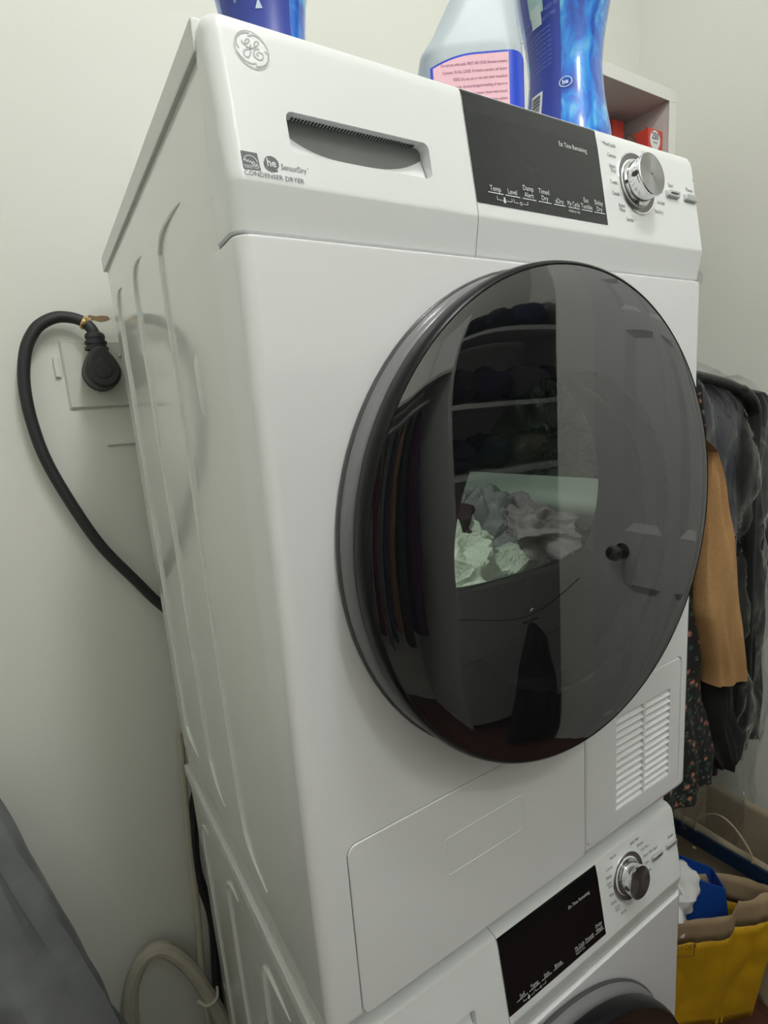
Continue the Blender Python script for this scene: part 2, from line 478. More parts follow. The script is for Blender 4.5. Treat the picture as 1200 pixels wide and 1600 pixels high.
    ul = range(8) if dryer else (0, 1, 2, 3, 5, 6, 7)
    for i in ul: bar(bm, U[i][0], zu, U[i][1], zu, .0008, Pm, .0001)
    if dryer:
        wd = ['Temp', 'Level', 'Damp\nAlert', 'Timed\nDry', 'eDry', 'My Cycle', 'Ext\nTumble', 'Delay\nDry']
    else:
        wd = ['Soil', 'Temp', 'Spin', 'Rinse', '', 'My Cycle', 'Prewash', 'Delay\nWash']
    T = []
    for (u0, u1), s in zip(U, wd):
        if not s: continue
        ls = s.split('\n')
        for j, l in enumerate(reversed(ls)):
            T.append((l, (u0 + u1) / 2, zu + .0016 + j * .0062, .0068, 'CENTER', .86 if len(l) < 7 else .72))
    T.append(('Hold to Set', (U[5][0] + U[5][1]) / 2, zu - .0046, .0040, 'CENTER', .9))
    T.append(('Est Time Remaining', .3435, 1.6700 + dz, .0066, 'LEFT', .80))
    tm = texts(T, Pm)
    me_ = bpy.data.meshes.new('x'); tm.to_mesh(me_); tm.free(); bm.from_mesh(me_)
    # lock and chime marks with brackets
    for cx0, cx1, cm in ((.2480, .2665, .2572), (.2690, .2870, .2782)):
        zz = zu - .0055
        bar(bm, cx0, zz + .003, cx0, zz, .0005, Pm); bar(bm, cx0, zz, cm - .003, zz, .0005, Pm)
        bar(bm, cx1, zz + .003, cx1, zz, .0005, Pm); bar(bm, cm + .003, zz, cx1, zz, .0005, Pm)
    disc(bm, .2572, zu - .0058, .0018, Pm, .0001, 16, r0=0); bar(bm, .2572, zu - .006, .2572, zu - .0025, .0018, Pm)
    disc(bm, .2782, zu - .0055, .0016, Pm, .0001, 16, r0=.0010)
    put('display_lettering', bm, PRINTW, sc, smooth=False)
    # left print: round monogram badge, energy mark, sensor text
    Pn = lambda x, z, h: P(x, z, .0002 + h)
    if dryer:
        bc = (.0318, 1.6788)
        bm = bmesh.new(); disc(bm, *bc, .0118, Pn, .0001)
        disc(bm, *bc, .0131, Pn, .0001, 48, r0=.0126)
        badge = put('round_badge', bm, LOGOW, dp, smooth=False)
        SS = [[(-6.5, 4.7), (-6.5, 3.2), (-5.4, 2.4), (-3.8, 2.9), (-1.9, 4.3), (-0.9, 5.9), (-1.7, 6.5), (-3.1, 6.0), (-4.2, 4.4), (-4.6, 2.7), (-3.9, 1.3), (-2.4, 0.9), (-1.0, 1.5), (-0.3, 3.5)], [(-1.4, 1.3), (-1.2, -0.9), (-2.0, -3.7), (-3.6, -5.7), (-5.3, -5.8), (-6.7, -4.5), (-6.2, -2.4), (-4.4, -1.0), (-1.3, 0.2), (0.9, 1.3), (3.0, 2.7), (5.2, 4.5), (5.6, 5.9), (4.5, 6.5), (3.0, 5.5), (2.2, 3.9), (2.8, 2.3)],
              [(5.4, 1.3), (4.0, 1.4), (2.4, 0.6), (1.0, -1.4), (0.9, -3.7), (2.4, -5.3), (5.1, -5.6), (7.0, -4.2), (7.7, -2.1), (6.7, -0.7), (5.0, -0.4), (3.5, -1.4), (3.1, -2.7), (4.4, -3.0)],
              [(-1.5, 9.2), (0.0, 9.0), (1.7, 10.2), (3.6, 10.2), (7.3, 8.9), (10.8, 5.5), (11.6, 3.5)], [(9.3, 1.1), (10.8, 0.6), (11.5, -1.8), (10.4, -5.4), (7.5, -8.7), (3.3, -10.4), (1.0, -10.6)], [(1.7, -9.3), (0.8, -8.9), (-2.0, -9.8), (-5.0, -9.2), (-9.2, -6.7), (-11.1, -3.7)], [(-9.3, -1.1), (-10.4, 0.1), (-10.9, 2.2), (-9.9, 5.6), (-6.8, 8.8), (-3.2, 10.5), (-0.2, 10.8)]]
        bm = bmesh.new()
        for s in SS: stroke(bm, [(bc[0] + a / 1000, bc[1] + b / 1000) for a, b in s], .00095, Pn, .0003)
        disc(bm, *bc, .0126, Pn, .0002, 48, r0=.0118)
        put('badge_script', bm, LOGOG, badge, smooth=False)
        bm = bmesh.new()
        q = [(.0105, 1.6082), (.0223, 1.6082), (.0232, 1.5967), (.0108, 1.5964)]
        bm.faces.new([bm.verts.new(Pn(x, z, .0001)) for x, z in q])
        disc(bm, .0322, 1.6032, .0048, Pn, .0001, 28, sx=1.12)
        stroke(bm, [(.0265, 1.6035), (.0272, 1.5995), (.0310, 1.5975), (.0360, 1.5985)], .0008, Pn, .0001)
        t = texts([('SensorDry', .0390, 1.6000, .0056, 'LEFT', .80), ('tm', .0592, 1.6032, .0016, 'LEFT', .9), ('CONDENSER DRYER', .0104, 1.5925, .0046, 'LEFT', 1.06, .0)], Pn)
        t.to_mesh(me_); t.free(); bm.from_mesh(me_)
        pg = put('printed_marks', bm, PRINT, dp, smooth=False)
        bm = bmesh.new()
        disc(bm, .0166, 1.6010, .0050, lambda a, b, h: Pn(a, b, h), .0002, 20, r0=.0046, a0=10, a1=170, sx=1.05)
        stroke(bm, [(.0120, 1.6015), (.0132, 1.6030), (.0138, 1.6012), (.0150, 1.6026), (.0158, 1.6010), (.0168, 1.6022), (.0176, 1.6008), (.0186, 1.6020), (.0196, 1.6008)], .0004, Pn, .0002)
        stroke(bm, [(.0170, 1.6010), (.0180, 1.5996), (.0190, 1.6006), (.0200, 1.5994), (.0210, 1.6008), (.0216, 1.5996)], .0004, Pn, .0002)
        bar(bm, .0112, 1.5987, .0228, 1.5990, .0004, Pn, .0002)
        t = texts([('ENERGY STAR', .0117, 1.5970, .0016, 'LEFT', 1.0), ('he', .0283, 1.6008, .0078, 'LEFT', .95, 0, .0001)], lambda x, z, h: Pn(x, z, .0002))
        t.to_mesh(me_); t.free(); bm.from_mesh(me_)
        put('reversed_print', bm, PANEL, pg, smooth=False)
    # dial
    kc = (.467, 1.6520 + dz)
    yk = py(kc[1], dz); tl = -.16
    ko = (kc[0], yk, kc[1])
    put('dial_ring', lathe([(.0335, .001), (.0335, -.0008), (.0328, -.0014), (.0318, -.0012)], ko, 'y', 48, tilt=tl), CHROME, root)
    put('dial_well', lathe([(.0320, -.0011), (.0290, -.0008), (.0245, .0005), (.001, .0006)], ko, 'y', 48, tilt=tl), mat('dial_well_grey', (.10, .10, .105), .12, ior=1.7), root)
    knob = put('dial_knob', lathe([(.0248, .000), (.0248, -.0028), (.0232, -.0036), (.0222, -.0040), (.0216, -.0140), (.0214, -.0155)], ko, 'y', 48, tilt=tl), CHROME, root, ang=25)
    put('knob_rim', lathe([(.0214, -.0150), (.0226, -.0155), (.0229, -.0170), (.0227, -.0182), (.0219, -.0188)], ko, 'y', 48, tilt=tl), CHROME, knob)
    put('knob_face', lathe([(.0219, -.0188), (.0205, -.0184), (.001, -.0184)], ko, 'y', 48, tilt=tl), dialface(), knob)
    bm = bmesh.new()
    m3 = Matrix.Rotation(tl, 3, 'X')
    nb = B(-.0245, -.0205, -.0168, -.0105, -.0020, .0020, bev=.0006)
    for v in nb.verts: v.co = Vector(ko) + m3 @ v.co
    put('pointer_notch', nb, DGREY, knob)
    if dryer:
        Lt = [('Mixed Loads', .4290, 1.6845), ('Cottons', .4270, 1.6735), ('Heavy', .4240, 1.6625), ('Duty', .4240, 1.6580), ('Towels', .4235, 1.6460), ('Casuals', .4250, 1.6345), ('Active', .4315, 1.6230), ('Wear', .4315, 1.6185), ('Sanitize', .4440, 1.6095)]
        Rt = [('Rack Dry', .4960, 1.6245), ('Air Fluff', .5035, 1.6350), ('Steam', .5060, 1.6480), ('Bulky', .5050, 1.6600), ('Delicates', .4990, 1.6715), ('Speed Dry', .4860, 1.6860)]
    else:
        Lt = [('Normal', .4400, 1.6905), ('Cottons', .4290, 1.6790), ('Whites', .4260, 1.6680), ('Heavy', .4235, 1.6600), ('Duty', .4235, 1.6552), ('Bulky', .4245, 1.6430), ('Casuals', .4280, 1.6310), ('Active', .4330, 1.6215), ('Wear', .4330, 1.6170), ('Sanitize', .4450, 1.6085)]
        Rt = [('Quick Wash', .4800, 1.6900), ('Delicates', .4940, 1.6800), ('Cold Wash', .5010, 1.6700), ('Rinse + Spin', .5060, 1.6590), ('Drain', .5060, 1.6480), ('Self Clean', .5020, 1.6350)]
    T = [(s, x, z + dz, .0058, 'RIGHT', .72) for s, x, z in Lt] + [(s, x, z + dz, .0058, 'LEFT', .72) for s, x, z in Rt]
    T = [(s, x if al == 'LEFT' else x + .0085, z, sz, al, xs) for s, x, z, sz, al, xs in T]
    T += [('Start', .5345, 1.6575 + dz, .0068, 'CENTER', .8), ('Power', .5735, 1.6575 + dz, .0068, 'CENTER', .8)]
    put('cycle_lettering', texts(T, lambda x, z, h: P(x, z, h + .0001)), PRINT, root, smooth=False)
    for bx, nm in ((.5345, 'start_button'), (.5715, 'power_button')):
        b_ = rr_prism(bx - .0125, bx + .0125, 1.6455 + dz, 1.6535 + dz, .002, -.0040, .003, bev=.0012, yf=lambda z: py(1.65) - 0)
        put(nm, b_, SILVER, root)
    bm = bmesh.new(); box(bm, .5275, .5415, py(1.65) - .0046, py(1.65) - .0040, 1.6490 + dz, 1.6502 + dz)
    put('button_mark', bm, DGREY, root, smooth=False)
    bm = bmesh.new(); disc(bm, .5860, 1.6730 + dz, .0010, lambda x, z, h: P(x, z, h + .0001), .0001, 12)
    put('indicator_dot', bm, PRINT, root, smooth=False)
    # ---------------- door
    door = put('door', lathe([(.2440, -.0005), (.2460, -.002), (.2462, -.004), (.2450, -.0062), (.2442, -.0064)], (dc[0], 0, dc[1]), 'y', 96),
               GREYRING, root)
    put('door_inner_lip', lathe([(.2442, -.0064), (.2436, -.0100), (.2415, -.0150), (.2380, -.0180), (.2340, -.0190), (.2340, -.022)], (dc[0], 0, dc[1]), 'y', 96), mat('light_grey_lip', (.19, .19, .195), .2), door)
    put('door_bezel', lathe([(.2330, -.0195), (.2395, -.0205), (.2425, -.025), (.2438, -.033), (.2433, -.039), (.2418, -.0425), (.2398, -.0440), (.2386, -.0436), (.2383, -.0425)], (dc[0], 0, dc[1]), 'y', 128), BEZEL, door)
    gz = dc[1] - .012
    gy = lambda r: -.0452 + .0016 * (min(r, .2385) / .2385) ** 22
    # glass: clear centre (circle about gz), printed black border out to the bezel
    n = 128; cr = .158
    def gp(x, z): return Vector((x, gy(math.hypot(x - dc[0], z - dc[1])), z))
    bm = bmesh.new()
    rings = []
    for r in (cr, .14, .12, .1, .08, .06, .04, .02):
        rings.append([gp(dc[0] + r * math.cos(2 * math.pi * k / n), gz + r * math.sin(2 * math.pi * k / n)) for k in range(n)])
    loft(rings, bm, cap=False); bm.faces.new([v for v in bm.verts][-n:])
    put('door_glass', bm, film('smoked_glass' if dryer else 'smoked_glass_dark', (.70, .74, .71) if dryer else (.25, .25, .25), 2.5, .008), door)
    rings = []
    for f in [i / 14 for i in range(15)]:
        ring_ = []
        for k in range(n):
            a = 2 * math.pi * k / n
            x0_, z0_ = dc[0] + cr * math.cos(a), gz + cr * math.sin(a); x1_, z1_ = dc[0] + .2384 * math.cos(a), dc[1] + .2384 * math.sin(a)
            ring_.append(gp(x0_ + (x1_ - x0_) * f, z0_ + (z1_ - z0_) * f))
        rings.append(ring_)
    put('door_glass_border', loft(rings, cap=False), BLACK, door)
    put('border_ring', lathe([(.1582, -.0205), (.1575, -.0190), (.1560, -.0178), (.1545, -.0175)], (dc[0], 0, gz), 'y', 96), mat('ring_trim', (.03, .03, .03), .25), door)
    # black inner ring leading to a D-shaped window
    def dshape(rad, zc, zcut, y, m=96, xo=0):
        out = []
        for k in range(m):
            a = 2 * math.pi * k / m; x_, z_ = CX + xo + rad * math.cos(a), zc + rad * math.sin(a)
            if z_ < zcut:
                t = (z_ - (zc - rad)) / max(1e-6, (zcut - zc + rad)); z_ = zcut + (t - 1) * .006
            out.append((x_, y, z_))
        return out
    c1 = [(dc[0] + .158 * math.cos(2 * math.pi * k / 96), -.040, gz + .158 * math.sin(2 * math.pi * k / 96)) for k in range(96)]
    c2 = [(dc[0] + .155 * math.cos(2 * math.pi * k / 96), -.0175, gz + .155 * math.sin(2 * math.pi * k / 96)) for k in range(96)]
    c2b = [(dc[0] + .153 * math.cos(2 * math.pi * k / 96), -.0165, gz + .153 * math.sin(2 * math.pi * k / 96)) for k in range(96)]
    d1 = dshape(.137, 1.330 + dz, 1.245 + dz, .018); d2 = dshape(.134, 1.330 + dz, 1.247 + dz, .030)
    put('door_liner', loft([c1, c2, c2b, d1, d2], cap=False), mat('liner_black', (.008, .008, .009), .5, spec=.1), door)
    # drum
    dm = [(.137, .030), (.145, .034), (.262, .036), (.264, .045), (.264, .50), (.24, .53), (.12, .545), (.001, .548)]
    d3 = dshape(.150, 1.325 + dz, 1.235 + dz, .036)
    r0 = [d2, d3] + [[(CX + r * math.cos(2 * math.pi * k / 96), y, dc[1] + r * math.sin(2 * math.pi * k / 96)) for k in range(96)] for r, y in dm[2:]]
    drum = put('drum', loft(r0, cap=False), DRUM, root)
    for a in (-7, 113, 233):
        a = math.radians(a); u = Vector((math.cos(a), 0, math.sin(a))); t_ = Vector((-math.sin(a), 0, math.cos(a)))
        rings = []
        for yy, hgt in ((.06, .02), (.09, .040), (.25, .044), (.40, .030), (.46, .01)):
            c = Vector((CX, yy, dc[1])) + u * .262
            rings.append([c + t_ * .036, c + t_ * .026 - u * hgt * .35, c + t_ * .018 - u * hgt * .75, c + t_ * .008 - u * hgt * .97, c - u * hgt * 1.02, c - t_ * .008 - u * hgt * .97, c - t_ * .018 - u * hgt * .75, c - t_ * .026 - u * hgt * .35, c - t_ * .036])
        put('drum_fin', loft(rings), mat('fin_plastic', (.50, .57, .52), .35), drum)
    if dryer:  # lamp and point light added inside the drum to brighten the laundry
        dl = put('added_drum_lamp', lathe([(.001, .0385), (.016, .0385), (.018, .041), (.014, .047), (.001, .050)], (CX - .10, 0, 1.49), 'y', 24), em, drum)
        l_ = bpy.data.lights.new('added_drum_light', 'POINT'); l_.energy = 1.3; l_.shadow_soft_size = .012; l_.color = (.93, 1, .90)
        lo_ = bpy.data.objects.new('added_drum_light', l_); COL.objects.link(lo_); lo_.location = (CX - .10, .065, 1.485)
        w0 = lo_.location.copy(); lo_.parent = drum; p = drum; q = Vector()
        while p is not None: q += Vector(p.location); p = p.parent
        lo_.location = w0 - q
    return root

def dialface():
    if 'dialface' in MATS: return MATS['dialface']
    m = bpy.data.materials.new('spun_metal'); m.use_nodes = True; nt = m.node_tree; b = nt.nodes['Principled BSDF']
    b.inputs['Metallic'].default_value = 1; b.inputs['Base Color'].default_value = (.36, .36, .37, 1); b.inputs['Roughness'].default_value = .3
    b.inputs['Anisotropic'].default_value = .9
    tg = nt.nodes.new('ShaderNodeTangent'); tg.direction_type = 'RADIAL'; tg.axis = 'Y'; nt.links.new(tg.outputs[0], b.inputs['Tangent'])
    MATS['dialface'] = m; return m

dryer = make_machine('condenser_dryer', 0, True, (CX, .3, .856))
tag(dryer, 'white condenser dryer with round black glass door, stacked on the washer', 'dryer')
washer = make_machine('washing_machine', -.889, False, (CX, .3, FZ))
tag(washer, 'white washing machine at the bottom of the stack with black display strip', 'washer')
# feet and stacking collar
for sx in (.05, W - .05):
    for sy in (.09, .55):
        put('foot', lathe([(.001, FZ), (.024, FZ), (.024, FZ + .012), (.010, FZ + .016), (.010, FZ + .04)], (sx, sy, 0), 'z', 20), DGREY, washer)
bm = B(.004, W - .004, .030, .590, .8145, .862, bev=.003)
put('stacking_collar', bm, mat('collar_enamel', (.66, .68, .66), .4, var=.1, vscale=90), dryer)

# laundry seen through the dryer door
def cloth_mat(name, c, c2=None, sc=90, bump=.5): return mat(name, c, .95, var=.1, vscale=sc, bump=bump, bscale=260, spec=.1, col2=c2)
tow = blob((.25, .170, 1.145), .150, .10, .13, .05, 8, 1, 6, None, .8); tag(put('towel', tow, cloth_mat('towel_cloth', (.58, .63, .54), bump=1)), 'pale green terry towel crumpled at the front of the drum', 'towel')
t2 = blob((.41, .22, 1.11), .12, .12, .10, .04, 8, 2, 6, None, .8); tag(put('towel', t2, cloth_mat('towel_cloth2', (.50, .55, .48), bump=1)), 'grey green towel lying behind the pale one in the drum', 'towel')
s1 = blob((.40, .27, 1.215), .12, .11, .055, .045, 11, 3, 6, None, .8); tag(put('shirt', s1, cloth_mat('dark_cloth', (.06, .065, .08), (.42, .42, .45), 26)), 'dark patterned shirt heaped in the middle of the drum', 'shirt')
s2 = blob((.475, .20, 1.24), .055, .08, .030, .03, 14, 4, 6, None, .8); tag(put('blouse', s2, cloth_mat('mauve_cloth', (.50, .44, .46), (.22, .18, .20), 30)), 'mauve grey blouse folded on the heap in the drum', 'blouse')
s3 = blob((.33, .24, 1.255), .05, .07, .03, .03, 12, 5, 6, None, .8); tag(put('folded_garment', s3, cloth_mat('plum_cloth', (.035, .018, .025))), 'dark plum garment on the heap in the drum', 'garment')

# ------------------------------------------------------------------ outlet, plug and cord behind the dryer
plate = tag(put('outlet_plate', carve(rr_prism(-.0765, .062, 1.4795, 1.5925, .002, YB - .006, YB, bev=.003), []), mat('painted_plate', (.66, .67, .60), .6)), 'painted square outlet plate on the back wall behind the dryer', 'outlet')
for sx, sz in ((-.030, 1.567), (-.030, 1.508), (.016, 1.567)):
    put('screw', lathe([(.001, YB - .0085), (.003, YB - .008), (.0034, YB - .0065), (.0034, YB - .005)], (sx, 0, sz), 'y', 12), STEEL, plate)
tag(put('cable_clip', rr_prism(-.0895, -.0815, 1.533, 1.566, .001, YB - .006, YB, bev=.001), WALL), 'painted-over plastic clip at the left of the outlet plate', 'clip')
tag(put('raceway_stub', rr_prism(-.029, .03, 1.413, 1.4205, .001, YB - .005, YB, bev=.001), WALL), 'short painted-over plastic strip below the outlet plate', 'clip')
bm = bmesh.new()
q = [(-.030, 1.6315), (-.022, 1.6355), (-.012, 1.6335), (-.004, 1.635), (.006, 1.6345), (.010, 1.630), (.004, 1.6265), (-.006, 1.6245), (-.016, 1.6270), (-.024, 1.6275)]
rings = [[(x, YB - .0006, z) for x, z in q], [(x, YB, z) for x, z in q]]
struct(put('torn_paint_patch', loft(rings), mat('torn_paper', (.30, .20, .11), .9)))  # brown patch of torn paint on the back wall above the outlet
plug = empty('electrical_cable', (-.02, .66, 1.10))
tag(plug, 'thick black power cord looping from the wall outlet down behind the dryer', 'power cord')
rings = []
# flat angled plug head: pear outline in xz, thick in y
def pear(s, y):
    out = []
    for k in range(40):
        a = 2 * math.pi * k / 40
        z = 1.537 + .030 * math.sin(a) * s; x = -.0215 + .0285 * math.cos(a) * s
        if math.sin(a) > 0:
            f = math.sin(a); z = 1.537 + .041 * f * s; x = -.0215 + (.0285 - .0095 * f ** 1.2) * math.cos(a) * s - .001 * f
            if f > .8: z = 1.537 + .041 * min(1, f * 1.02) * s
        out.append((x, y, z))
    return out
put('plug_body', loft([pear(.80, .638), pear(.93, .6405), pear(1.0, .647), pear(1.0, .672), pear(.95, .678), pear(1.02, .680), pear(1.02, .6935)]), CABLE, plug)
put('plug_thumb_grip', loft([[(x, .6365, z) for x, _, z in pear(.42, 0)], [(x, .640, z) for x, _, z in pear(.55, 0)]]), CABLE, plug)
bm = bmesh.new()
rel = [(-.0235, .662, 1.5735), (-.0235, .662, 1.600)]
zz = [1.572, 1.576, 1.5765, 1.581, 1.5815, 1.586, 1.5865, 1.591, 1.5915, 1.597, 1.6005]
rr = [.0185, .0185, .0155, .0155, .0172, .0172, .0145, .0145, .0158, .0150, .0112]
put('strain_relief', loft([[(-.0235 + r * math.cos(a * math.pi / 10), .662 + r * .9 * math.sin(a * math.pi / 10), z) for a in range(20)] for z, r in zip(zz, rr)]), CABLE, plug)
path = catmull([(-.0235, .662, 1.596), (-.0262, .664, 1.606), (-.035, .668, 1.617), (-.050, .672, 1.6245), (-.0722, .675, 1.6262), (-.093, .675, 1.618), (-.110, .675, 1.603), (-.1266, .675, 1.5723), (-.137, .675, 1.5224), (-.1368, .675, 1.461), (-.1257, .675, 1.3914), (-.0968, .675, 1.3049), (-.0673, .675, 1.2362), (-.0244, .675, 1.1668), (.0145, .672, 1.107), (.08, .66, 1.03)], 10)
put('cord', tube(path, .0092, 16), CABLE, plug)
bp = path[16:23]
put('brass_collar', tube([bp[0], bp[1], bp[2], bp[3], bp[4], bp[5], bp[6]], [.0098, .0116, .0122, .0104, .0122, .0118, .0098], 16), mat('brass', (.80, .62, .35), .22, 1), plug)

# ------------------------------------------------------------------ hoses and lines behind the washer, lower left
BEIGE = mat('beige_hose', (.50, .47, .38), .6, var=.1, vscale=30)
def hose(name, pts, r, m, label, cat, y0=None, n=10):
    o = put(name, tube(catmull(pts, 8), r, n), m); return tag(o, label, cat)
hose('water_line', [(.006, .645, .86), (.0006, .645, .785), (-.0096, .645, .635), (-.0150, .645, .485), (-.0260, .645, .3325), (-.0312, .645, .168), (-.03, .645, .02)], .0065, BEIGE, 'thin beige line running straight down behind the washer', 'hose')
hose('power_lead', [(.03, .648, .74), (.0085, .648, .69), (-.004, .648, .556), (.0095, .648, .425), (-.002, .648, .267), (-.004, .648, .148), (.0, .648, .02)], .0095, CABLE, 'black lead hanging down behind the washer beside the beige line', 'cord')
dh = hose('drain_hose', [(-.172, .665, .10), (-.170, .665, .25), (-.158, .665, .345), (-.128, .66, .404), (-.092, .655, .410), (-.053, .645, .355), (-.022, .635, .26), (.004, .63, .15), (.03, .63, .0)], .0145, BEIGE, 'fat beige drain hose arching out beside the washer', 'hose')
bm = tube(catmull([(-.045, .640, .262), (-.030, .622, .257), (-.010, .622, .262), (-.004, .640, .268)], 4), .003, 6)
tag(put('cable_tie', bm, mat('tie_white', (.6, .6, .52), .5)), 'pale cable tie around the beige hoses', 'cable tie')

# rolled dark plastic cover leaning in the left corner
rings = []
for i in range(46):
    t = i / 45
    c = Vector((-.362 + .172 * t, .60 - .10 * t, .95 - .98 * t))
    rad = .085 * (.55 + .45 * min(1, t * 2.2)) * (1 if t > .03 else .6)
    ring_ = []
    for k in range(40):
        a = 2 * math.pi * k / 40
        q = Vector((math.cos(a) * 1.3, math.sin(a) * 1.3, t * 9))
        rr_ = rad * (1 + .30 * noise.noise(Vector((q.x * 1.9, q.y * 1.5, q.z * .35))) + .16 * abs(noise.noise(Vector((q.x * 3.2, q.y * 3.2, q.z * .5)))) + .08 * math.sin(5 * a + 7 * t))
        ring_.append(c + Vector((rr_ * math.cos(a), rr_ * .8 * math.sin(a), rr_ * .35 * math.cos(a))))
    rings.append(ring_)
bmr = loft(rings)
for v in bmr.verts: v.co.z = max(v.co.z, FZ + .001)
tag(put('rolled_cover', bmr, mat('smoky_plastic', (.30, .31, .32), .3, var=.5, vscale=9, bump=.9, bscale=14, col2=(.05, .055, .06))), 'crumpled smoky grey plastic cover leaning on the back wall left of the washer', 'plastic cover')

# ------------------------------------------------------------------ wall cabinet with things in it
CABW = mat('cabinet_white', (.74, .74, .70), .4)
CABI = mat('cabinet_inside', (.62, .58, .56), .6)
cy0 = .42
cab = empty('wall_cabinet', (1.0, .56, 1.70)); tag(cab, 'open white wall cabinet on the back wall right of the dryer', 'cabinet')
def c2(nm, a, m): put(nm, B(*a, bev=.001), m, cab)
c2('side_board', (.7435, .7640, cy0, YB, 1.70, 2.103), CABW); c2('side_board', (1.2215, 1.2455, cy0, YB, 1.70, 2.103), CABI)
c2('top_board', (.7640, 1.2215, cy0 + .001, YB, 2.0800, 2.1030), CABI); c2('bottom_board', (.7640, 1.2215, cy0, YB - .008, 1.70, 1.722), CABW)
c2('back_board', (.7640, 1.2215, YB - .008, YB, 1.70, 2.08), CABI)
c2('front_edging', (.7435, 1.2455, cy0 - .002, cy0, 2.0775, 2.103), CABW)
c2('front_edging', (1.2195, 1.2455, cy0 - .002, cy0, 1.70, 2.0775), CABW)
for hz in (2.045, 2.01, 1.975):
    for hy in (.475,):
        put('shelf_pin_hole', lathe([(.001, 1.2209), (.0035, 1.2210)], (0, hy, hz), 'x', 12, cap=True), DGREY, cab)
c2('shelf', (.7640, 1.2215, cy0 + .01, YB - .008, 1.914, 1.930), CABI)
RED = mat('red_card', (.62, .06, .04), .5)
r1 = B(1.130, 1.172, .50, .56, 1.931, 2.062, bev=.001)
tag(put('red_box', r1, RED), 'plain red carton standing on the cabinet shelf behind the blue bottle', 'carton')
b2 = empty('price_carton', (1.19, .45, 1.931)); tag(b2, 'red and white carton printed 250 in the cabinet corner', 'carton')
put('carton_body', B(1.162, 1.217, .432, .48, 1.931, 2.020, bev=.001), RED, b2)
bm = bmesh.new(); mp = lambda x, z, h: Vector((x, .4315 - h, z))
disc(bm, 1.187, 1.997, .020, mp, .0002, 30)
put('carton_roundel', bm, mat('carton_white', (.75, .75, .72), .5), b2, smooth=False)
put('carton_number', texts([('250', 1.187, 1.999, .019, 'CENTER', .9, 0, .0004), ('count', 1.187, 1.990, .008, 'CENTER', .9)], lambda x, z, h: mp(x, z, .0005)), mat('navy_ink', (.02, .03, .15), .5), b2, smooth=False)
tag(put('brown_pouch', blob((1.135, .465, 1.965), .024, .028, .042, .012, 30, 2, 4, flatb=1.931), mat('brown_bag', (.07, .035, .02), .6)), 'dark brown pouch beside the red and white carton', 'pouch')

# ------------------------------------------------------------------ bottles on top of the dryer
def blue_mat():
    m = mat('blue_beads', (.01, .20, .75), .22, coat=.6, var=.2, vscale=60)
    nt = m.node_tree; b = nt.nodes['Principled BSDF']
    tc = nt.nodes['Texture Coordinate']
    mp_ = nt.nodes.new('ShaderNodeMapping'); mp_.inputs['Scale'].default_value = (40, 40, 22); nt.links.new(tc.outputs['Object'], mp_.inputs[0])
    n = nt.nodes.new('ShaderNodeTexNoise'); n.inputs['Scale'].default_value = 1; n.inputs['Detail'].default_value = 6; n.inputs['Distortion'].default_value = 1.6
    nt.links.new(mp_.outputs[0], n.inputs['Vector'])
    cr_ = nt.nodes.new('ShaderNodeValToRGB'); e = cr_.color_ramp.elements
    e[0].position = .28; e[0].color = (.005, .045, .36, 1); e[1].position = .74; e[1].color = (.16, .55, .80, 1)
    x_ = cr_.color_ramp.elements.new(.45); x_.color = (.008, .13, .62, 1); x_ = cr_.color_ramp.elements.new(.58); x_.color = (.01, .26, .78, 1)
    nt.links.new(n.outputs['Fac'], cr_.inputs[0]); nt.links.new(cr_.outputs[0], b.inputs['Base Color'])
    return m
BLUE = blue_mat()
BPROF = [(.050, 0), (.056, .004), (.0575, .02), (.0555, .05), (.0490, .085), (.0455, .115), (.0448, .135), (.0480, .165), (.0545, .200), (.0580, .230), (.0560, .260), (.046, .285), (.030, .300), (.026, .304)]
def br(h):
    P = BPROF
    for (r0, h0), (r1, h1) in zip(P, P[1:]):
        if h <= h1: return r0 + (r1 - r0) * (h - h0) / max(1e-6, h1 - h0)
    return P[-1][0]
def cylmap(cx, cy, z0, ang0, off=.0006, s=1):
    def f(u, v, h=0):     # u metres along arc, v height above base
        r = br(v) * s; a = ang0 + u / .05
        return Vector((cx + (r + off + h) * math.cos(a), cy + (r + off + h) * math.sin(a), z0 + v))
    return f
def patch(f, u0, u1, v0, v1, nu=16, nv=12, h=0, shape=None):
    bm = bmesh.new(); g = [[bm.verts.new(f(u0 + (u1 - u0) * i / nu, v0 + (v1 - v0) * j / nv, h)) for j in range(nv + 1)] for i in range(nu + 1)]
    for i in range(nu):
        for j in range(nv): bm.faces.new((g[i][j], g[i + 1][j], g[i + 1][j + 1], g[i][j + 1]))
    return bm
ZT = 1.7037
NAVY = mat('label_indigo', (.035, .06, .36), .35, var=.1, vscale=20)
LWH = mat('label_ink_white', (.62, .72, .85), .5, var=0)
CAPB = mat('cap_blue', (.02, .10, .45), .35)
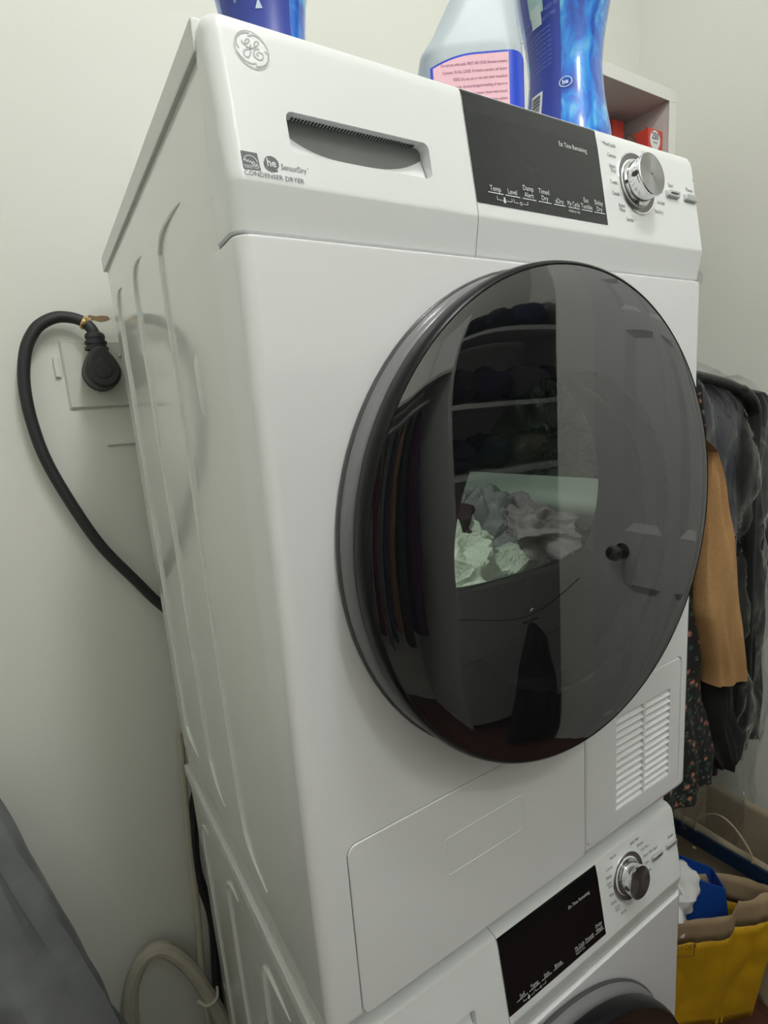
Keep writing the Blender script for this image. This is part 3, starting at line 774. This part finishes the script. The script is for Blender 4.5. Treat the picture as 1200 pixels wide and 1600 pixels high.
def beads_bottle(cx, cy, label, back):
    r = empty('beads_bottle', (cx, cy, ZT)); tag(r, label, 'bottle', 'blue laundry bead bottles')
    smooth = catmull([(a, 0, b) for a, b in BPROF], 5)
    put('bottle_body', lathe([(.001, ZT)] + [(p.x, p.z + ZT) for p in smooth] + [(.001, ZT + .304)], (cx, cy, 0), 'z', 64), BLUE, r)
    put('cap', lathe([(.001, ZT + .300), (.038, ZT + .300), (.036, ZT + .35), (.033, ZT + .354), (.001, ZT + .354)], (cx, cy, 0), 'z', 40), CAPB, r)
    va = math.atan2(-.389 - cy, -.142 - cx)    # side of the bottle turned to the room
    if back:
        f = cylmap(cx, cy, ZT, va - .15)
        lb = put('back_label', patch(f, -.050, .003, .03, .27), NAVY, r)
        put('barcode_plate', patch(f, -.040, -.021, .050, .100, h=.0004), mat('label_white', (.8, .82, .84), .4), r)
        bm = bmesh.new(); random.seed(7); v = .055
        while v < .095:
            t = random.choice((.0007, .0011, .0018)); g = patch(f, -.0375, -.024, v, v + t, 4, 1, h=.0008); me = bpy.data.meshes.new('q'); g.to_mesh(me); g.free(); bm.from_mesh(me); v += t + random.choice((.0008, .0014))
        put('barcode_bars', bm, DGREY, r, smooth=False)
        T = []
        for i in range(9): T.append(('use only as directed keep away', -.047, .160 - i * .0048, .0034, 'LEFT', .9, .12))
        T += [('DO NOT INGEST. KEEP OUT', -.048, .176, .0052, 'LEFT', .8, .14), ('OF REACH. DO NOT MIX', -.048, .168, .0052, 'LEFT', .8, .14)]
        for i in range(6): T.append(('pour beads in the drum first', -.046, .262 - i * .0052, .0040, 'LEFT', .9, .12))
        put('small_print', texts(T, lambda u, v, h: f(u, v, .0005)), mat('label_ink_pale', (.22, .30, .62), .5), r, smooth=False)
        bm = bmesh.new(); disc(bm, .0085, .100, .0060, lambda u, v, h: f(u, v, .0005), 0, 24, sx=1.35, r0=.0052)
        t = texts([('he', .0045, .0972, .0078, 'LEFT', .95, .1, .0002)], lambda u, v, h: f(u, v, .0006)); me = bpy.data.meshes.new('q'); t.to_mesh(me); t.free(); bm.from_mesh(me)
        put('round_mark', bm, LWH, r, smooth=False)
        put('picture_tile', patch(f, -.035, -.016, .182, .210, h=.0005), mat('tile_mint', (.45, .66, .62), .4), r)
        put('picture_machine', patch(f, -.033, -.019, .170, .190, h=.0008), mat('tile_white', (.62, .74, .72), .4), r)
    else:
        f = cylmap(cx, cy, ZT, va + .1)
        put('front_label', patch(f, -.060, .028, .02, .25), NAVY, r)
        T = [('IN-WASH', -.036, .150, .0085, 'LEFT', .8, .30), ('SCENT', -.030, .172, .0085, 'LEFT', .8, .2), ('BOOSTER', .001, .1640, .0100, 'LEFT', .85, -.06, .0003)]
        put('front_lettering', texts(T, lambda u, v, h: f(u, v, .0005)), LWH, r, smooth=False)
        bm = bmesh.new()
        q = [f(-.012, .141, .0006), f(-.004, .141, .0006), f(-.008, .150, .0006)]; bm.faces.new([bm.verts.new(p) for p in q])
        put('warning_triangle', bm, LWH, r, smooth=False)
    return r
beads_bottle(.515, .14, 'hourglass blue bead bottle with barcode, standing right of the white jug', True)
beads_bottle(.152, .25, 'blue bead bottle reading BOOSTER at the left end of the dryer top', False)

# white bleach jug
jug = empty('bleach_jug', (.366, .15, ZT)); tag(jug, 'white bleach jug with pink and blue label between the blue bottles', 'jug')
jx, jy = .359, .150
def jring(h, wx, wy, ox=0, oy=0, r=.02, ang=-.55):
    out = []
    for x, y in rrect(-wx, wx, -wy, wy, min(r, wx * .98, wy * .98), 6):
        ca, sa = math.cos(ang), math.sin(ang); x += ox; y += oy
        out.append((jx + x * ca - y * sa, jy + x * sa + y * ca, ZT + h))
    return out
J = [(0, .052, .036), (.004, .057, .041), (.02, .058, .042), (.105, .058, .042), (.112, .0575, .0415), (.13, .050, .038), (.17, .037, .033), (.21, .026, .026), (.25, .024, .022), (.275, .018, .018), (.30, .0175, .0175)]
put('jug_body', loft([jring(h, a, b, ox=max(0, (.058 - a) * .80) * 1, r=.026) for h, a, b in J]), mat('milky_plastic', (.50, .56, .60), .35, var=.02), jug)
put('cap', lathe([(.001, ZT + .295), (.023, ZT + .295), (.022, ZT + .335), (.001, ZT + .337)], (jring(.3, .001, .001, ox=.025)[0][0], jring(.3, .001, .001, ox=.025)[0][1], 0), 'z', 32), CAPB, jug)
def jface(u, v, h=0):       # front face of the jug: local x=u, y=-wy
    ca, sa = math.cos(-.55), math.sin(-.55); x, y = u, -.0421 - h
    if u > .034: # wrap round the right corner
        a = min((u - .034) / .024, math.pi / 2); x = .034 + (.0241 + h) * math.sin(a); y = -.018 - (.0241 + h) * math.cos(a)
        if (u - .034) / .024 > math.pi / 2: y = -.018 + (u - .034 - .0377)
    return Vector((jx + x * ca - y * sa, jy + x * sa + y * ca, ZT + v))
def lab(u0, u1, v0, top, h, nu=30):
    bm = bmesh.new(); g = []
    for i in range(nu + 1):
        u = u0 + (u1 - u0) * i / nu; g.append((bm.verts.new(jface(u, v0, h)), bm.verts.new(jface(u, top(u), h))))
    for a, b in zip(g, g[1:]): bm.faces.new((a[0], b[0], b[1], a[1]))
    return bm
arc = lambda u: .100 - .012 * max(0, (-u - .0) / .05) ** 2 - .010 * max(0, (u - .045) / .03) ** 2
put('blue_label', lab(-.050, .078, .01, arc, .0004), mat('label_blue', (.01, .06, .62), .3), jug)
put('pink_label', lab(-.047, .036, .012, lambda u: arc(u) - .0022, .0008), mat('label_pink', (.84, .50, .58), .45, var=.01), jug)
T = []
rows = ['Do not mix with acids. FIRST AID: EYES: Remove contacts', 'if present. IN ALL CASES: If irritation persists, call doctor', 'RISKS. Do not use or mix with other household', 'chemicals. Avoid prolonged breathing of vapors or', 'fumes. Keep container closed when stored.', 'Contains: sodium hypochlorite solution']
for i, s in enumerate(rows): T.append((s, .034, .088 - i * .0072, .0042, 'RIGHT', .72))
put('pink_print', texts(T, lambda u, v, h: jface(u, v, .0010)), mat('ink_maroon', (.22, .05, .14), .6), jug, smooth=False)

# ------------------------------------------------------------------ clothes rail and hanging clothes right of the dryer
rail = empty('clothes_rail', (.95, .4, 1.60)); tag(rail, 'wall mounted clothes rail hidden behind the dryer', 'rail')
put('rod', tube([(.80, .69, 1.60), (.80, .115, 1.60)], .011, 16), STEEL, rail)
put('flange', lathe([(.001, .686), (.03, .686), (.03, .70), (.001, .70)], (.80, 0, 1.60), 'y', 24, cap=True), STEEL, rail)
def interp(tab, z):
    tab = sorted(tab)
    if z <= tab[0][0]: return tab[0][1]
    for (a, b), (c, d) in zip(tab, tab[1:]):
        if z <= c: return b + (d - b) * (z - a) / max(1e-9, c - a)
    return tab[-1][1]
def drape(name, y0, left, right, thick, m, parent=None, folds=5, amp=.25, seed=0, nz=60, nk=72, taper=True):
    """hanging garment part: flattened tube between left/right edge tables [(z,x)], folded"""
    z1 = max(a for a, _ in left + right); z0 = min(a for a, _ in left + right)
    rings = []
    for i in range(nz + 1):
        z = z1 + (z0 - z1) * i / nz; xl, xr = interp(left, z), interp(right, z)
        c, hw = (xl + xr) / 2, max(.001, (xr - xl) / 2); yc = interp(y0, z) if isinstance(y0, list) else y0
        th = thick * min(1, .25 + hw / (thick * 1.6)) * (1 if i > 0 else .6)
        ring_ = []
        for k in range(nk):
            a = 2 * math.pi * k / nk; x_ = math.cos(a)
            f = 1 + amp * math.sin(folds * x_ * 2.2 + seed + 1.4 * noise.noise(Vector((x_ * 2, z * 4, seed)))) * min(1, .3 + i / nz)
            yy = math.copysign(abs(math.sin(a)) ** .7, math.sin(a)) * th * f
            yy += .012 * noise.noise(Vector((x_ * 3 + seed, z * 7, math.sin(a))))
            ring_.append((c + hw * x_, yc + yy, z + .004 * noise.noise(Vector((x_ * 5, seed, 1))) * (1 if i == nz else 0)))
        rings.append(ring_)
    return put(name, loft(rings), m, parent)
def hanger(parent, y, shoulder=.20):
    put('hanger', tube(catmull([(.80 - shoulder, y, 1.44), (.80 - .07, y, 1.485), (.80, y, 1.53), (.80, y, 1.575), (.815, y, 1.60), (.802, y, 1.618), (.786, y, 1.610)], 4), .003, 8), STEEL, parent)

FLORAL = mat('floral_cloth', (.015, .018, .017), .8)
def make_floral():
    nt = FLORAL.node_tree; b = nt.nodes['Principled BSDF']; tc = nt.nodes['Texture Coordinate']
    def cells(scale, lo, hi, colr, prev, seed):
        mp_ = nt.nodes.new('ShaderNodeMapping'); mp_.inputs['Location'].default_value = (seed, seed * 2, 0); nt.links.new(tc.outputs['Object'], mp_.inputs[0])
        v = nt.nodes.new('ShaderNodeTexVoronoi'); v.inputs['Scale'].default_value = scale; nt.links.new(mp_.outputs[0], v.inputs['Vector'])
        n = nt.nodes.new('ShaderNodeTexNoise'); n.inputs['Scale'].default_value = scale * 3; nt.links.new(mp_.outputs[0], n.inputs['Vector'])
        ad = nt.nodes.new('ShaderNodeMath'); ad.operation = 'MULTIPLY_ADD'; ad.inputs[1].default_value = .55; nt.links.new(n.outputs['Fac'], ad.inputs[0]); nt.links.new(v.outputs['Distance'], ad.inputs[2])
        r = nt.nodes.new('ShaderNodeMapRange'); r.inputs['From Min'].default_value = lo; r.inputs['From Max'].default_value = hi; r.inputs['To Min'].default_value = 1; r.inputs['To Max'].default_value = 0; nt.links.new(ad.outputs[0], r.inputs['Value'])
        mx = nt.nodes.new('ShaderNodeMix'); mx.data_type = 'RGBA'; nt.links.new(r.outputs[0], mx.inputs[0]); mx.inputs[7].default_value = (*colr, 1)
        if prev: nt.links.new(prev, mx.inputs[6])
        else: mx.inputs[6].default_value = (.010, .012, .012, 1)
        return mx.outputs[2]
    c = cells(62, .56, .60, (.03, .07, .05), None, 3)
    c = cells(80, .47, .50, (.16, .14, .10), c, 11)
    c = cells(46, .52, .56, (.30, .09, .06), c, 7)
    c = cells(46, .42, .45, (.42, .22, .16), c, 7)
    nt.links.new(c, b.inputs['Base Color'])
make_floral()
fd = empty('floral_dress', (.86, .15, .62)); tag(fd, 'black floral dress hanging nearest the dryer', 'dress')
drape('dress_body', .170, [(.60, .74), (.9, .72), (1.3, .73), (1.46, .82)], [(.618, .99), (.66, 1.005), (.72, .985), (.80, .945), (.885, .925), (1.0, .905), (1.172, .885), (1.267, .905), (1.356, .915), (1.425, .885), (1.46, .86)], .030, FLORAL, fd, folds=4, seed=1)
hanger(fd, .165, .12)
tj = empty('tan_coat', (.93, .13, .86)); tag(tj, 'tan camel coat with one sleeve showing, in front of the floral dress', 'coat')
drape('sleeve', .128, [(.862, .912), (.893, .906), (.915, .898), (1.013, .868), (1.148, .874), (1.267, .873), (1.320, .874), (1.34, .80), (1.38, .75), (1.47, .72)], [(.855, 1.022), (.907, 1.003), (.982, .985), (1.064, .971), (1.133, .950), (1.263, .905), (1.320, .880), (1.34, .84), (1.38, .78), (1.47, .75)], .030, mat('camel_wool', (.50, .29, .13), .95, var=.12, vscale=300, bump=.5, bscale=500, spec=.1), tj, folds=1, amp=.05, seed=2)
hanger(tj, .128, .10)
bj = empty('black_jacket', (.97, .17, .60)); tag(bj, 'plain black jacket whose sleeve end shows below the tan sleeve', 'jacket')
drape('sleeve', .165, [(.598, 1.03), (.64, 1.00), (.75, .955), (.86, .93), (1.3, .85), (1.46, .80)], [(.598, 1.085), (.62, 1.105), (.66, 1.108), (.72, 1.06), (.76, 1.045), (.828, 1.05), (.90, 1.01), (1.3, .90), (1.46, .84)], .028, mat('black_wool', (.012, .012, .013), .9, var=.2, vscale=50), bj, folds=2, amp=.15, seed=3)
hanger(bj, .155, .10)
NV = mat('navy_lining', (.045, .045, .072), .35, var=.35, vscale=9, bump=.5, bscale=10, col2=(.012, .012, .02))
DKP = mat('dark_leather', (.009, .012, .011), .28, var=.4, vscale=20, bump=.5, bscale=30)
nc = empty('navy_coat', (1.1, .23, .5)); tag(nc, 'dark navy satin coat in a clear cover with black leather edging', 'coat')
drape('coat_body', .245, [(.52, .93), (.9, .92), (1.3, .90), (1.46, .93)], [(.52, 1.195), (.655, 1.22), (.827, 1.215), (.99, 1.208), (1.205, 1.195), (1.348, 1.195), (1.393, 1.175), (1.425, 1.12), (1.445, 1.05), (1.46, 1.0)], .035, NV, nc, folds=5, amp=.3, seed=4)
ed = [(.93, .215, 1.462), (1.015, .212, 1.449), (1.095, .208, 1.433), (1.156, .207, 1.412), (1.190, .207, 1.385), (1.203, .208, 1.34), (1.200, .208, 1.205), (1.212, .208, .99), (1.218, .208, .827), (1.225, .208, .655), (1.200, .21, .53)]
pp = catmull(ed, 8)
put('leather_edging', tube(pp, [.020 if i > 20 else .016 for i in range(len(pp))], 14, flat=.6), DKP, nc)
hanger(nc, .245)
bc_ = empty('black_coat', (1.4, .30, .47)); tag(bc_, 'long black coat in clear plastic at the far right', 'coat')
drape('coat_body', .30, [(.46, 1.19), (.9, 1.20), (1.2, 1.21), (1.40, 1.24)], [(.46, 1.48), (.9, 1.47), (1.2, 1.475), (1.38, 1.46), (1.41, 1.40), (1.425, 1.33)], .045, mat('black_nylon', (.008, .009, .011), .35, var=.5, vscale=10, bump=.8, bscale=12, col2=(.015, .015, .018)), bc_, folds=6, amp=.35, seed=5)
put('hanger_hook', tube([(1.40, .30, 1.385), (1.499, .30, 1.385)], .004, 8), STEEL, bc_)

# plastic garment covers: crumpled clear film over the coats
PLAST = film('clear_garment_film', (.95, .96, .96), 1.45, .07, milk=.008, bump=.9, bscale=26)
def film_cover(name, y0, left, right, thick, label, seed, rag=.0):
    z1 = max(a for a, _ in left + right); z0 = min(a for a, _ in left + right); rings = []
    for i in range(91):
        z = z1 + (z0 - z1) * i / 90; xl, xr = interp(left, z), interp(right, z); c, hw = (xl + xr) / 2, (xr - xl) / 2
        ring_ = []
        for k in range(110):
            a = 2 * math.pi * k / 110; x_ = math.cos(a); s_ = math.sin(a)
            th = thick * (.35 + .65 * min(1, i / 12))
            q = Vector((x_ * hw * 9 + seed, z * 6, s_ * .8))
            w_ = .030 * noise.noise(q) + .018 * (abs(noise.noise(q * 2.3)) - .3) + .007 * abs(noise.noise(q * 6))
            ring_.append((c + (hw + w_ * .4) * x_, y0 + (th + w_) * math.copysign(abs(s_) ** .6, s_), z - (rag * noise.noise(Vector((x_ * 3, s_ * 3, seed))) if i > 80 else 0)))
        rings.append(ring_)
    return tag(put(name, loft(rings, cap=False), PLAST, ang=180), label, 'garment cover', None)
film_cover('garment_cover', .240, [(.50, 1.10), (.72, 1.08), (1.0, .90), (1.47, .90), (1.487, .95)], [(.30, 1.28), (.45, 1.26), (.72, 1.235), (1.0, 1.245), (1.30, 1.235), (1.40, 1.21), (1.45, 1.13), (1.475, 1.04), (1.487, 1.0)], .056, 'clear crinkled plastic cover over the navy coat, its tail hanging loose', 2, .08)
film_cover('garment_cover', .310, [(.22, 1.20), (.46, 1.16), (.9, 1.18), (1.40, 1.16), (1.455, 1.20)], [(.22, 1.47), (.9, 1.485), (1.3, 1.485), (1.39, 1.47), (1.44, 1.38), (1.455, 1.30)], .075, 'clear crinkled plastic cover over the black coat at the far right', 9, .05)

# ------------------------------------------------------------------ shopping bags lower right
KR = mat('kraft_paper', (.36, .26, .15), .8, var=.1, vscale=20, bump=.25, bscale=25)
YE = mat('yellow_print', (.80, .47, .008), .5, var=.2, vscale=12, bump=.5, bscale=18, col2=(.36, .19, .005))
def bagwall(corners_top, corners_bot, zsplit, nx=14, nz=16, seed=0, amp=.010):
    """vertical paper wall between two corners; returns (lower bm, upper bm) split at zsplit (fraction)"""
    out = []
    for f0, f1 in ((0, zsplit), (zsplit, 1)):
        bm = bmesh.new(); g = []
        nzz = max(2, int(nz * (f1 - f0)))
        for i in range(nx + 1):
            s = i / nx; col_ = []
            for j in range(nzz + 1):
                t = f0 + (f1 - f0) * j / nzz
                p = Vector(corners_bot[0]).lerp(Vector(corners_bot[1]), s).lerp(Vector(corners_top[0]).lerp(Vector(corners_top[1]), s), t)
                d = (Vector(corners_top[1]) - Vector(corners_top[0])).normalized(); n_ = Vector((d.y, -d.x, 0))
                e = math.sin(math.pi * s) ** .5 if 0 < s < 1 else 0
                w_ = amp * e * min(1, t * 5) * (noise.noise(p * 14 + Vector((seed, 0, 0))) * 1.2 + abs(noise.noise(p * 30 + Vector((0, seed, 0)))) * .8)
                col_.append(bm.verts.new(p + n_ * w_))
            g.append(col_)
        for i in range(nx):
            for j in range(nzz): bm.faces.new((g[i][j], g[i + 1][j], g[i + 1][j + 1], g[i][j + 1]))
        out.append(bm)
    return out
def add(bmA, bmB):
    me = bpy.data.meshes.new('q'); bmB.to_mesh(me); bmB.free(); bmA.from_mesh(me); bpy.data.meshes.remove(me)
def solid(o, t):
    md = o.modifiers.new('s', 'SOLIDIFY'); md.thickness = t; md.offset = -1; return o
def paperbag(name, label, C, h, matl, matu, split, seed, amp=.010, bot=.9):
    r = empty(name, (sum(c[0] for c in C) / len(C), sum(c[1] for c in C) / len(C), FZ)); tag(r, label, 'bag')
    lowb, upb = bmesh.new(), bmesh.new()
    cx_, cy_ = r.location.x, r.location.y
    bt = [(cx_ + (c[0] - cx_) * bot, cy_ + (c[1] - cy_) * bot, FZ + .001) for c in C]
    tp = [(c[0], c[1], FZ + h + c[2]) for c in C]
    for i in range(len(C)):
        j = (i + 1) % len(C)
        a, b = bagwall((tp[i], tp[j]), (bt[i], bt[j]), split, seed=seed + i * 3, amp=amp); add(lowb, a); add(upb, b)
    lowb.faces.new([lowb.verts.new(p) for p in bt])
    for b_ in (lowb, upb): bmesh.ops.remove_doubles(b_, verts=b_.verts, dist=.0008)
    solid(put('printed_lower', lowb, matl, r), .0012); solid(put('plain_top_band' if matl is not matu else 'upper_wall', upb, matu, r), .0012)
    return r
# yellow bag: corners at the rim (x,y,dz); top about z .31
yb = paperbag('yellow_bag', 'yellow paper shopping bag with kraft top band at the lower right', [(.80, .215, -.010), (1.000, .104, -.012), (1.012, .098, .022), (1.120, .047, .026), (1.085, .165, 0), (.92, .30, 0)], .33, YE, KR, .80, 3, bot=.66)
print_f = lambda u, v, h=0: Vector((1.000, .104, 0)).lerp(Vector((.80, .215, 0)), u) + Vector((-.006, -.0105, v))
bm = bmesh.new()
for a, b, c, d in ((.40, .245, .62, .245), (.40, .195, .62, .195), (.40, .245, .40, .195)):
    p, q = print_f(a, b), print_f(c, d)
    tube([p, q], .0008, 5, bm)
t = texts([('ORDER', 0, 0, .02, 'LEFT', .9)], lambda u, v, h: print_f(.60 - u * 3.8, .213 + v))
add(bm, t)
put('box_print', bm, mat('brown_ink', (.16, .07, .01), .7), yb, smooth=False)
# things sticking out of it
bmw = blob((.925, .195, .285), .05, .045, .095, .03, 14, 3, 4)
tag(put('white_paper', bmw, mat('white_tissue', (.78, .78, .78), .7, bump=.4, bscale=20)), 'crumpled white paper sticking out of the yellow bag', 'paper')
bb = bmesh.new()
for a in range(1):
    o1 = [Vector(p) for p in ((.965, .175, .14), (1.055, .125, .14), (1.085, .175, .14), (.995, .225, .14))]
    o2 = [Vector(p) for p in ((.962, .195, .335), (1.040, .138, .295), (1.066, .180, .305), (.992, .235, .350))]
    o3 = [o2[0] * .97 + o2[2] * .03, o2[1] * .97 + o2[3] * .03, o2[2] * .97 + o2[0] * .03, o2[3] * .97 + o2[1] * .03]
    loft([o1, o2, o3, [v + (Vector((0, 0, -.05))) for v in o3]], bb)
tag(put('blue_carton', bb, mat('blue_card', (.01, .07, .36), .4)), 'open blue carton poking out of the yellow bag', 'carton')
# kraft bag behind with navy inside band
NB = mat('navy_band', (.006, .02, .055), .5)
KI = mat('kraft_inside', (.40, .33, .23), .8, var=.08, vscale=12, bump=.15)
kb = paperbag('kraft_bag', 'kraft paper bag with navy band and twine handle behind the yellow bag', [(1.125, .065, 0), (1.135, .325, 0), (1.32, .325, 0), (1.31, .065, 0)], .385, KI, KI, .5, 8, .003, bot=.97)
put('navy_band', B(1.117, 1.1235, .064, .326, .292, .333, bev=.0008, seg=1), NB, kb)
put('twine_handle', tube(catmull([(1.121, .12, .325), (1.119, .125, .36), (1.118, .165, .405), (1.118, .205, .41), (1.119, .245, .37), (1.121, .25, .325)], 8), .0022, 8), mat('twine', (.42, .33, .22), .9), kb)
for ky in (.12, .25): put('handle_knot', blob((1.1165, ky, .283), .004, .006, .004, .001, 200, 1, 2), mat('twine', (.42, .33, .22), .9), kb)

# ------------------------------------------------------------------ the room behind the camera, seen mirrored in the glass
DW = mat('door_paint', (.70, .70, .70), .45, var=.01)
dr = struct(empty('door_1', (XR - .01, -.64, FZ)))
y0, y1 = -.875, -.41
dxx = XR - .035
stiles = []
bm = B(dxx + .0152, XR - .001, y0, y1, FZ + .005, 2.03)
put('door_leaf', bm, DW, dr, smooth=False)
for (a, b, c, d) in ((y0, -.800, FZ + .005, 2.03), (-.668, -.612, FZ + .005, 2.03), (-.480, y1, FZ + .005, 2.03)):
    put('stile', B(dxx, dxx + .0152, a, b, c, d, bev=.001), DW, dr)
for (c, d) in ((FZ + .005, .20), (.80, .985), (1.635, 1.72), (1.93, 2.03)):
    for a, b in ((-.800, -.668), (-.612, -.480)):
        put('rail', B(dxx, dxx + .0152, a, b, c, d, bev=.001), DW, dr)
for (c, d) in ((.20, .80), (.985, 1.635), (1.72, 1.93)):
    for a, b in ((-.800, -.668), (-.612, -.480)):
        rings = [[(dxx + .015, a, c), (dxx + .015, b, c), (dxx + .015, b, d), (dxx + .015, a, d)], [(dxx + .0005, a, c), (dxx + .0005, b, c), (dxx + .0005, b, d), (dxx + .0005, a, d)], [(dxx + .014, a + .028, c + .028), (dxx + .014, b - .028, c + .028), (dxx + .014, b - .028, d - .028), (dxx + .014, a + .028, d - .028)]]
        put('sunk_panel', loft(rings), DW, dr, smooth=False)
kn = put('door_knob', lathe([(.026, dxx), (.026, dxx - .006), (.010, dxx - .009), (.010, dxx - .030), (.024, dxx - .038), (.028, dxx - .050), (.022, dxx - .062), (.001, dxx - .065)], (0, -.805, .915), 'x', 32), mat('dark_knob', (.30, .29, .28), .18, 1), dr)
for nm, a in (('trim_2', (XR - .018, XR, -.93, -.878, FZ, 2.034)), ('trim_3', (XR - .018, XR, -.407, -.355, FZ, 2.034)), ('trim_4', (XR - .018, XR, -.93, -.355, 2.035, 2.09))):
    struct(put(nm, B(*a, bev=.004), DW))
# closet shelving in the alcove
SH = mat('shelf_white', (.62, .62, .60), .5)
cs = empty('closet_shelving', (1.7, -1.55, FZ)); tag(cs, 'white closet shelving in the alcove behind the camera, mirrored in the door', 'shelving')
def c3(nm, a, m=SH): put(nm, B(*a, bev=.001), m, cs)
c3('upright', (1.255, 1.275, -1.74, -1.40, FZ, 1.95)); c3('upright', (2.07, 2.09, -1.74, -1.40, FZ, 1.95))
for z in (1.16, 1.45, 1.765): c3('shelf', (1.275, 2.07, -1.74, -1.40, z - .02, z))
c3('drawer_front', (1.275, 1.67, -1.42, -1.40, .0, .34), SH); c3('drawer_front', (1.675, 2.07, -1.42, -1.40, .0, .34), SH); c3('drawer_front', (1.275, 1.67, -1.42, -1.40, .345, .68), SH); c3('drawer_front', (1.675, 2.07, -1.42, -1.40, .345, .68), SH)
c3('cabinet_top', (1.275, 2.07, -1.74, -1.40, .685, .70))
c3('hanging_rod', (.20, 1.255, -1.56, -1.54, 1.50, 1.52), STEEL)
c3('upright', (.18, .20, -1.74, -1.40, FZ, 1.95)); c3('shelf', (.20, 1.255, -1.74, -1.40, 1.60, 1.62))
cols = [(.012, .013, .02), (.02, .022, .03), (.015, .02, .05), (.16, .14, .12), (.02, .02, .02), (.03, .02, .05), (.09, .09, .10)]
desc = ['black', 'charcoal', 'navy', 'beige', 'jet black', 'violet', 'mid grey']
i = 0
for zi, z in enumerate((1.765, 1.45, 1.16)):
    for xi, x in enumerate((1.39, 1.60, 1.82, 1.98)):
        c = cols[i % 7]; ds = desc[i % 7]
        lv = ('top', 'middle', 'lowest')[zi]
        o = put('folded_clothes', blob((x, -1.55, z + .075), .10, .13, .075, .03, 12, i, 3, flatb=z + .001), mat('cloth_' + ds.replace(' ', '_'), c, .9, var=.2, vscale=40))
        tag(o, f'{ds} folded clothes on the {lv} closet shelf, pile {("nearest the divider", "second from the divider", "third from the divider", "at the far end")[xi]}', 'clothes'); i += 1
gc = [(.02, .02, .02), (.05, .05, .055), (.10, .012, .03), (.14, .13, .12), (.02, .03, .06), (.22, .12, .06), (.03, .03, .03), (.06, .02, .05)]
gd = ['black', 'slate', 'crimson', 'stone', 'navy', 'brown', 'charcoal', 'plum']
for k in range(8):
    x = .40 + k * .105
    o = drape('hanging_shirt', -1.55, [(.45 + .04 * (k % 3), x - .035), (1.3, x - .035), (1.48, x - .02)], [(.45 + .04 * (k % 3), x + .035), (1.3, x + .03), (1.48, x + .02)], .14, mat('hang_' + gd[k], gc[k], .85), None, folds=2, amp=.1, seed=k, nz=14, nk=24)
    tag(o, f'{gd[k]} shirt hanging in the closet behind the camera', 'shirt')
sk = empty('dark_dress', (1.30, -1.15, FZ)); tag(sk, 'dark dress on a clip hanger, seen mirrored in the dryer door', 'dress')
drape('dress_skirt', -1.15, [(.02, 1.26), (.30, 1.33), (.52, 1.405), (.57, 1.42)], [(.02, 1.59), (.30, 1.56), (.50, 1.50), (.57, 1.44)], .03, mat('dress_black', (.008, .009, .012), .7), sk, folds=4, seed=9, nz=20, nk=40)
put('clip_bar', tube([(1.38, -1.15, .585), (1.46, -1.15, .585)], .004, 8), DGREY, sk)
put('hook', tube(catmull([(1.42, -1.15, .585), (1.42, -1.15, .62), (1.435, -1.15, .635), (1.425, -1.15, .65)], 4), .003, 8), STEEL, sk)
cdp = put('drying_cord', tube(catmull([(1.265, -1.40, .56), (1.35, -1.22, .585), (1.42, -1.14, .615), (1.47, -1.05, .70), (1.499, -.98, .78)], 8), .002, 6), DGREY)
tag(cdp, 'thin drying cord strung low between the closet and the wall', 'cord')

for o in bpy.data.objects:
    if any(t in o.name for t in ('lettering', 'print', 'barcode_bars', 'grip_ridges', 'small_print', 'carton_number', 'badge_script')) and o.parent: o['kind'] = 'stuff'
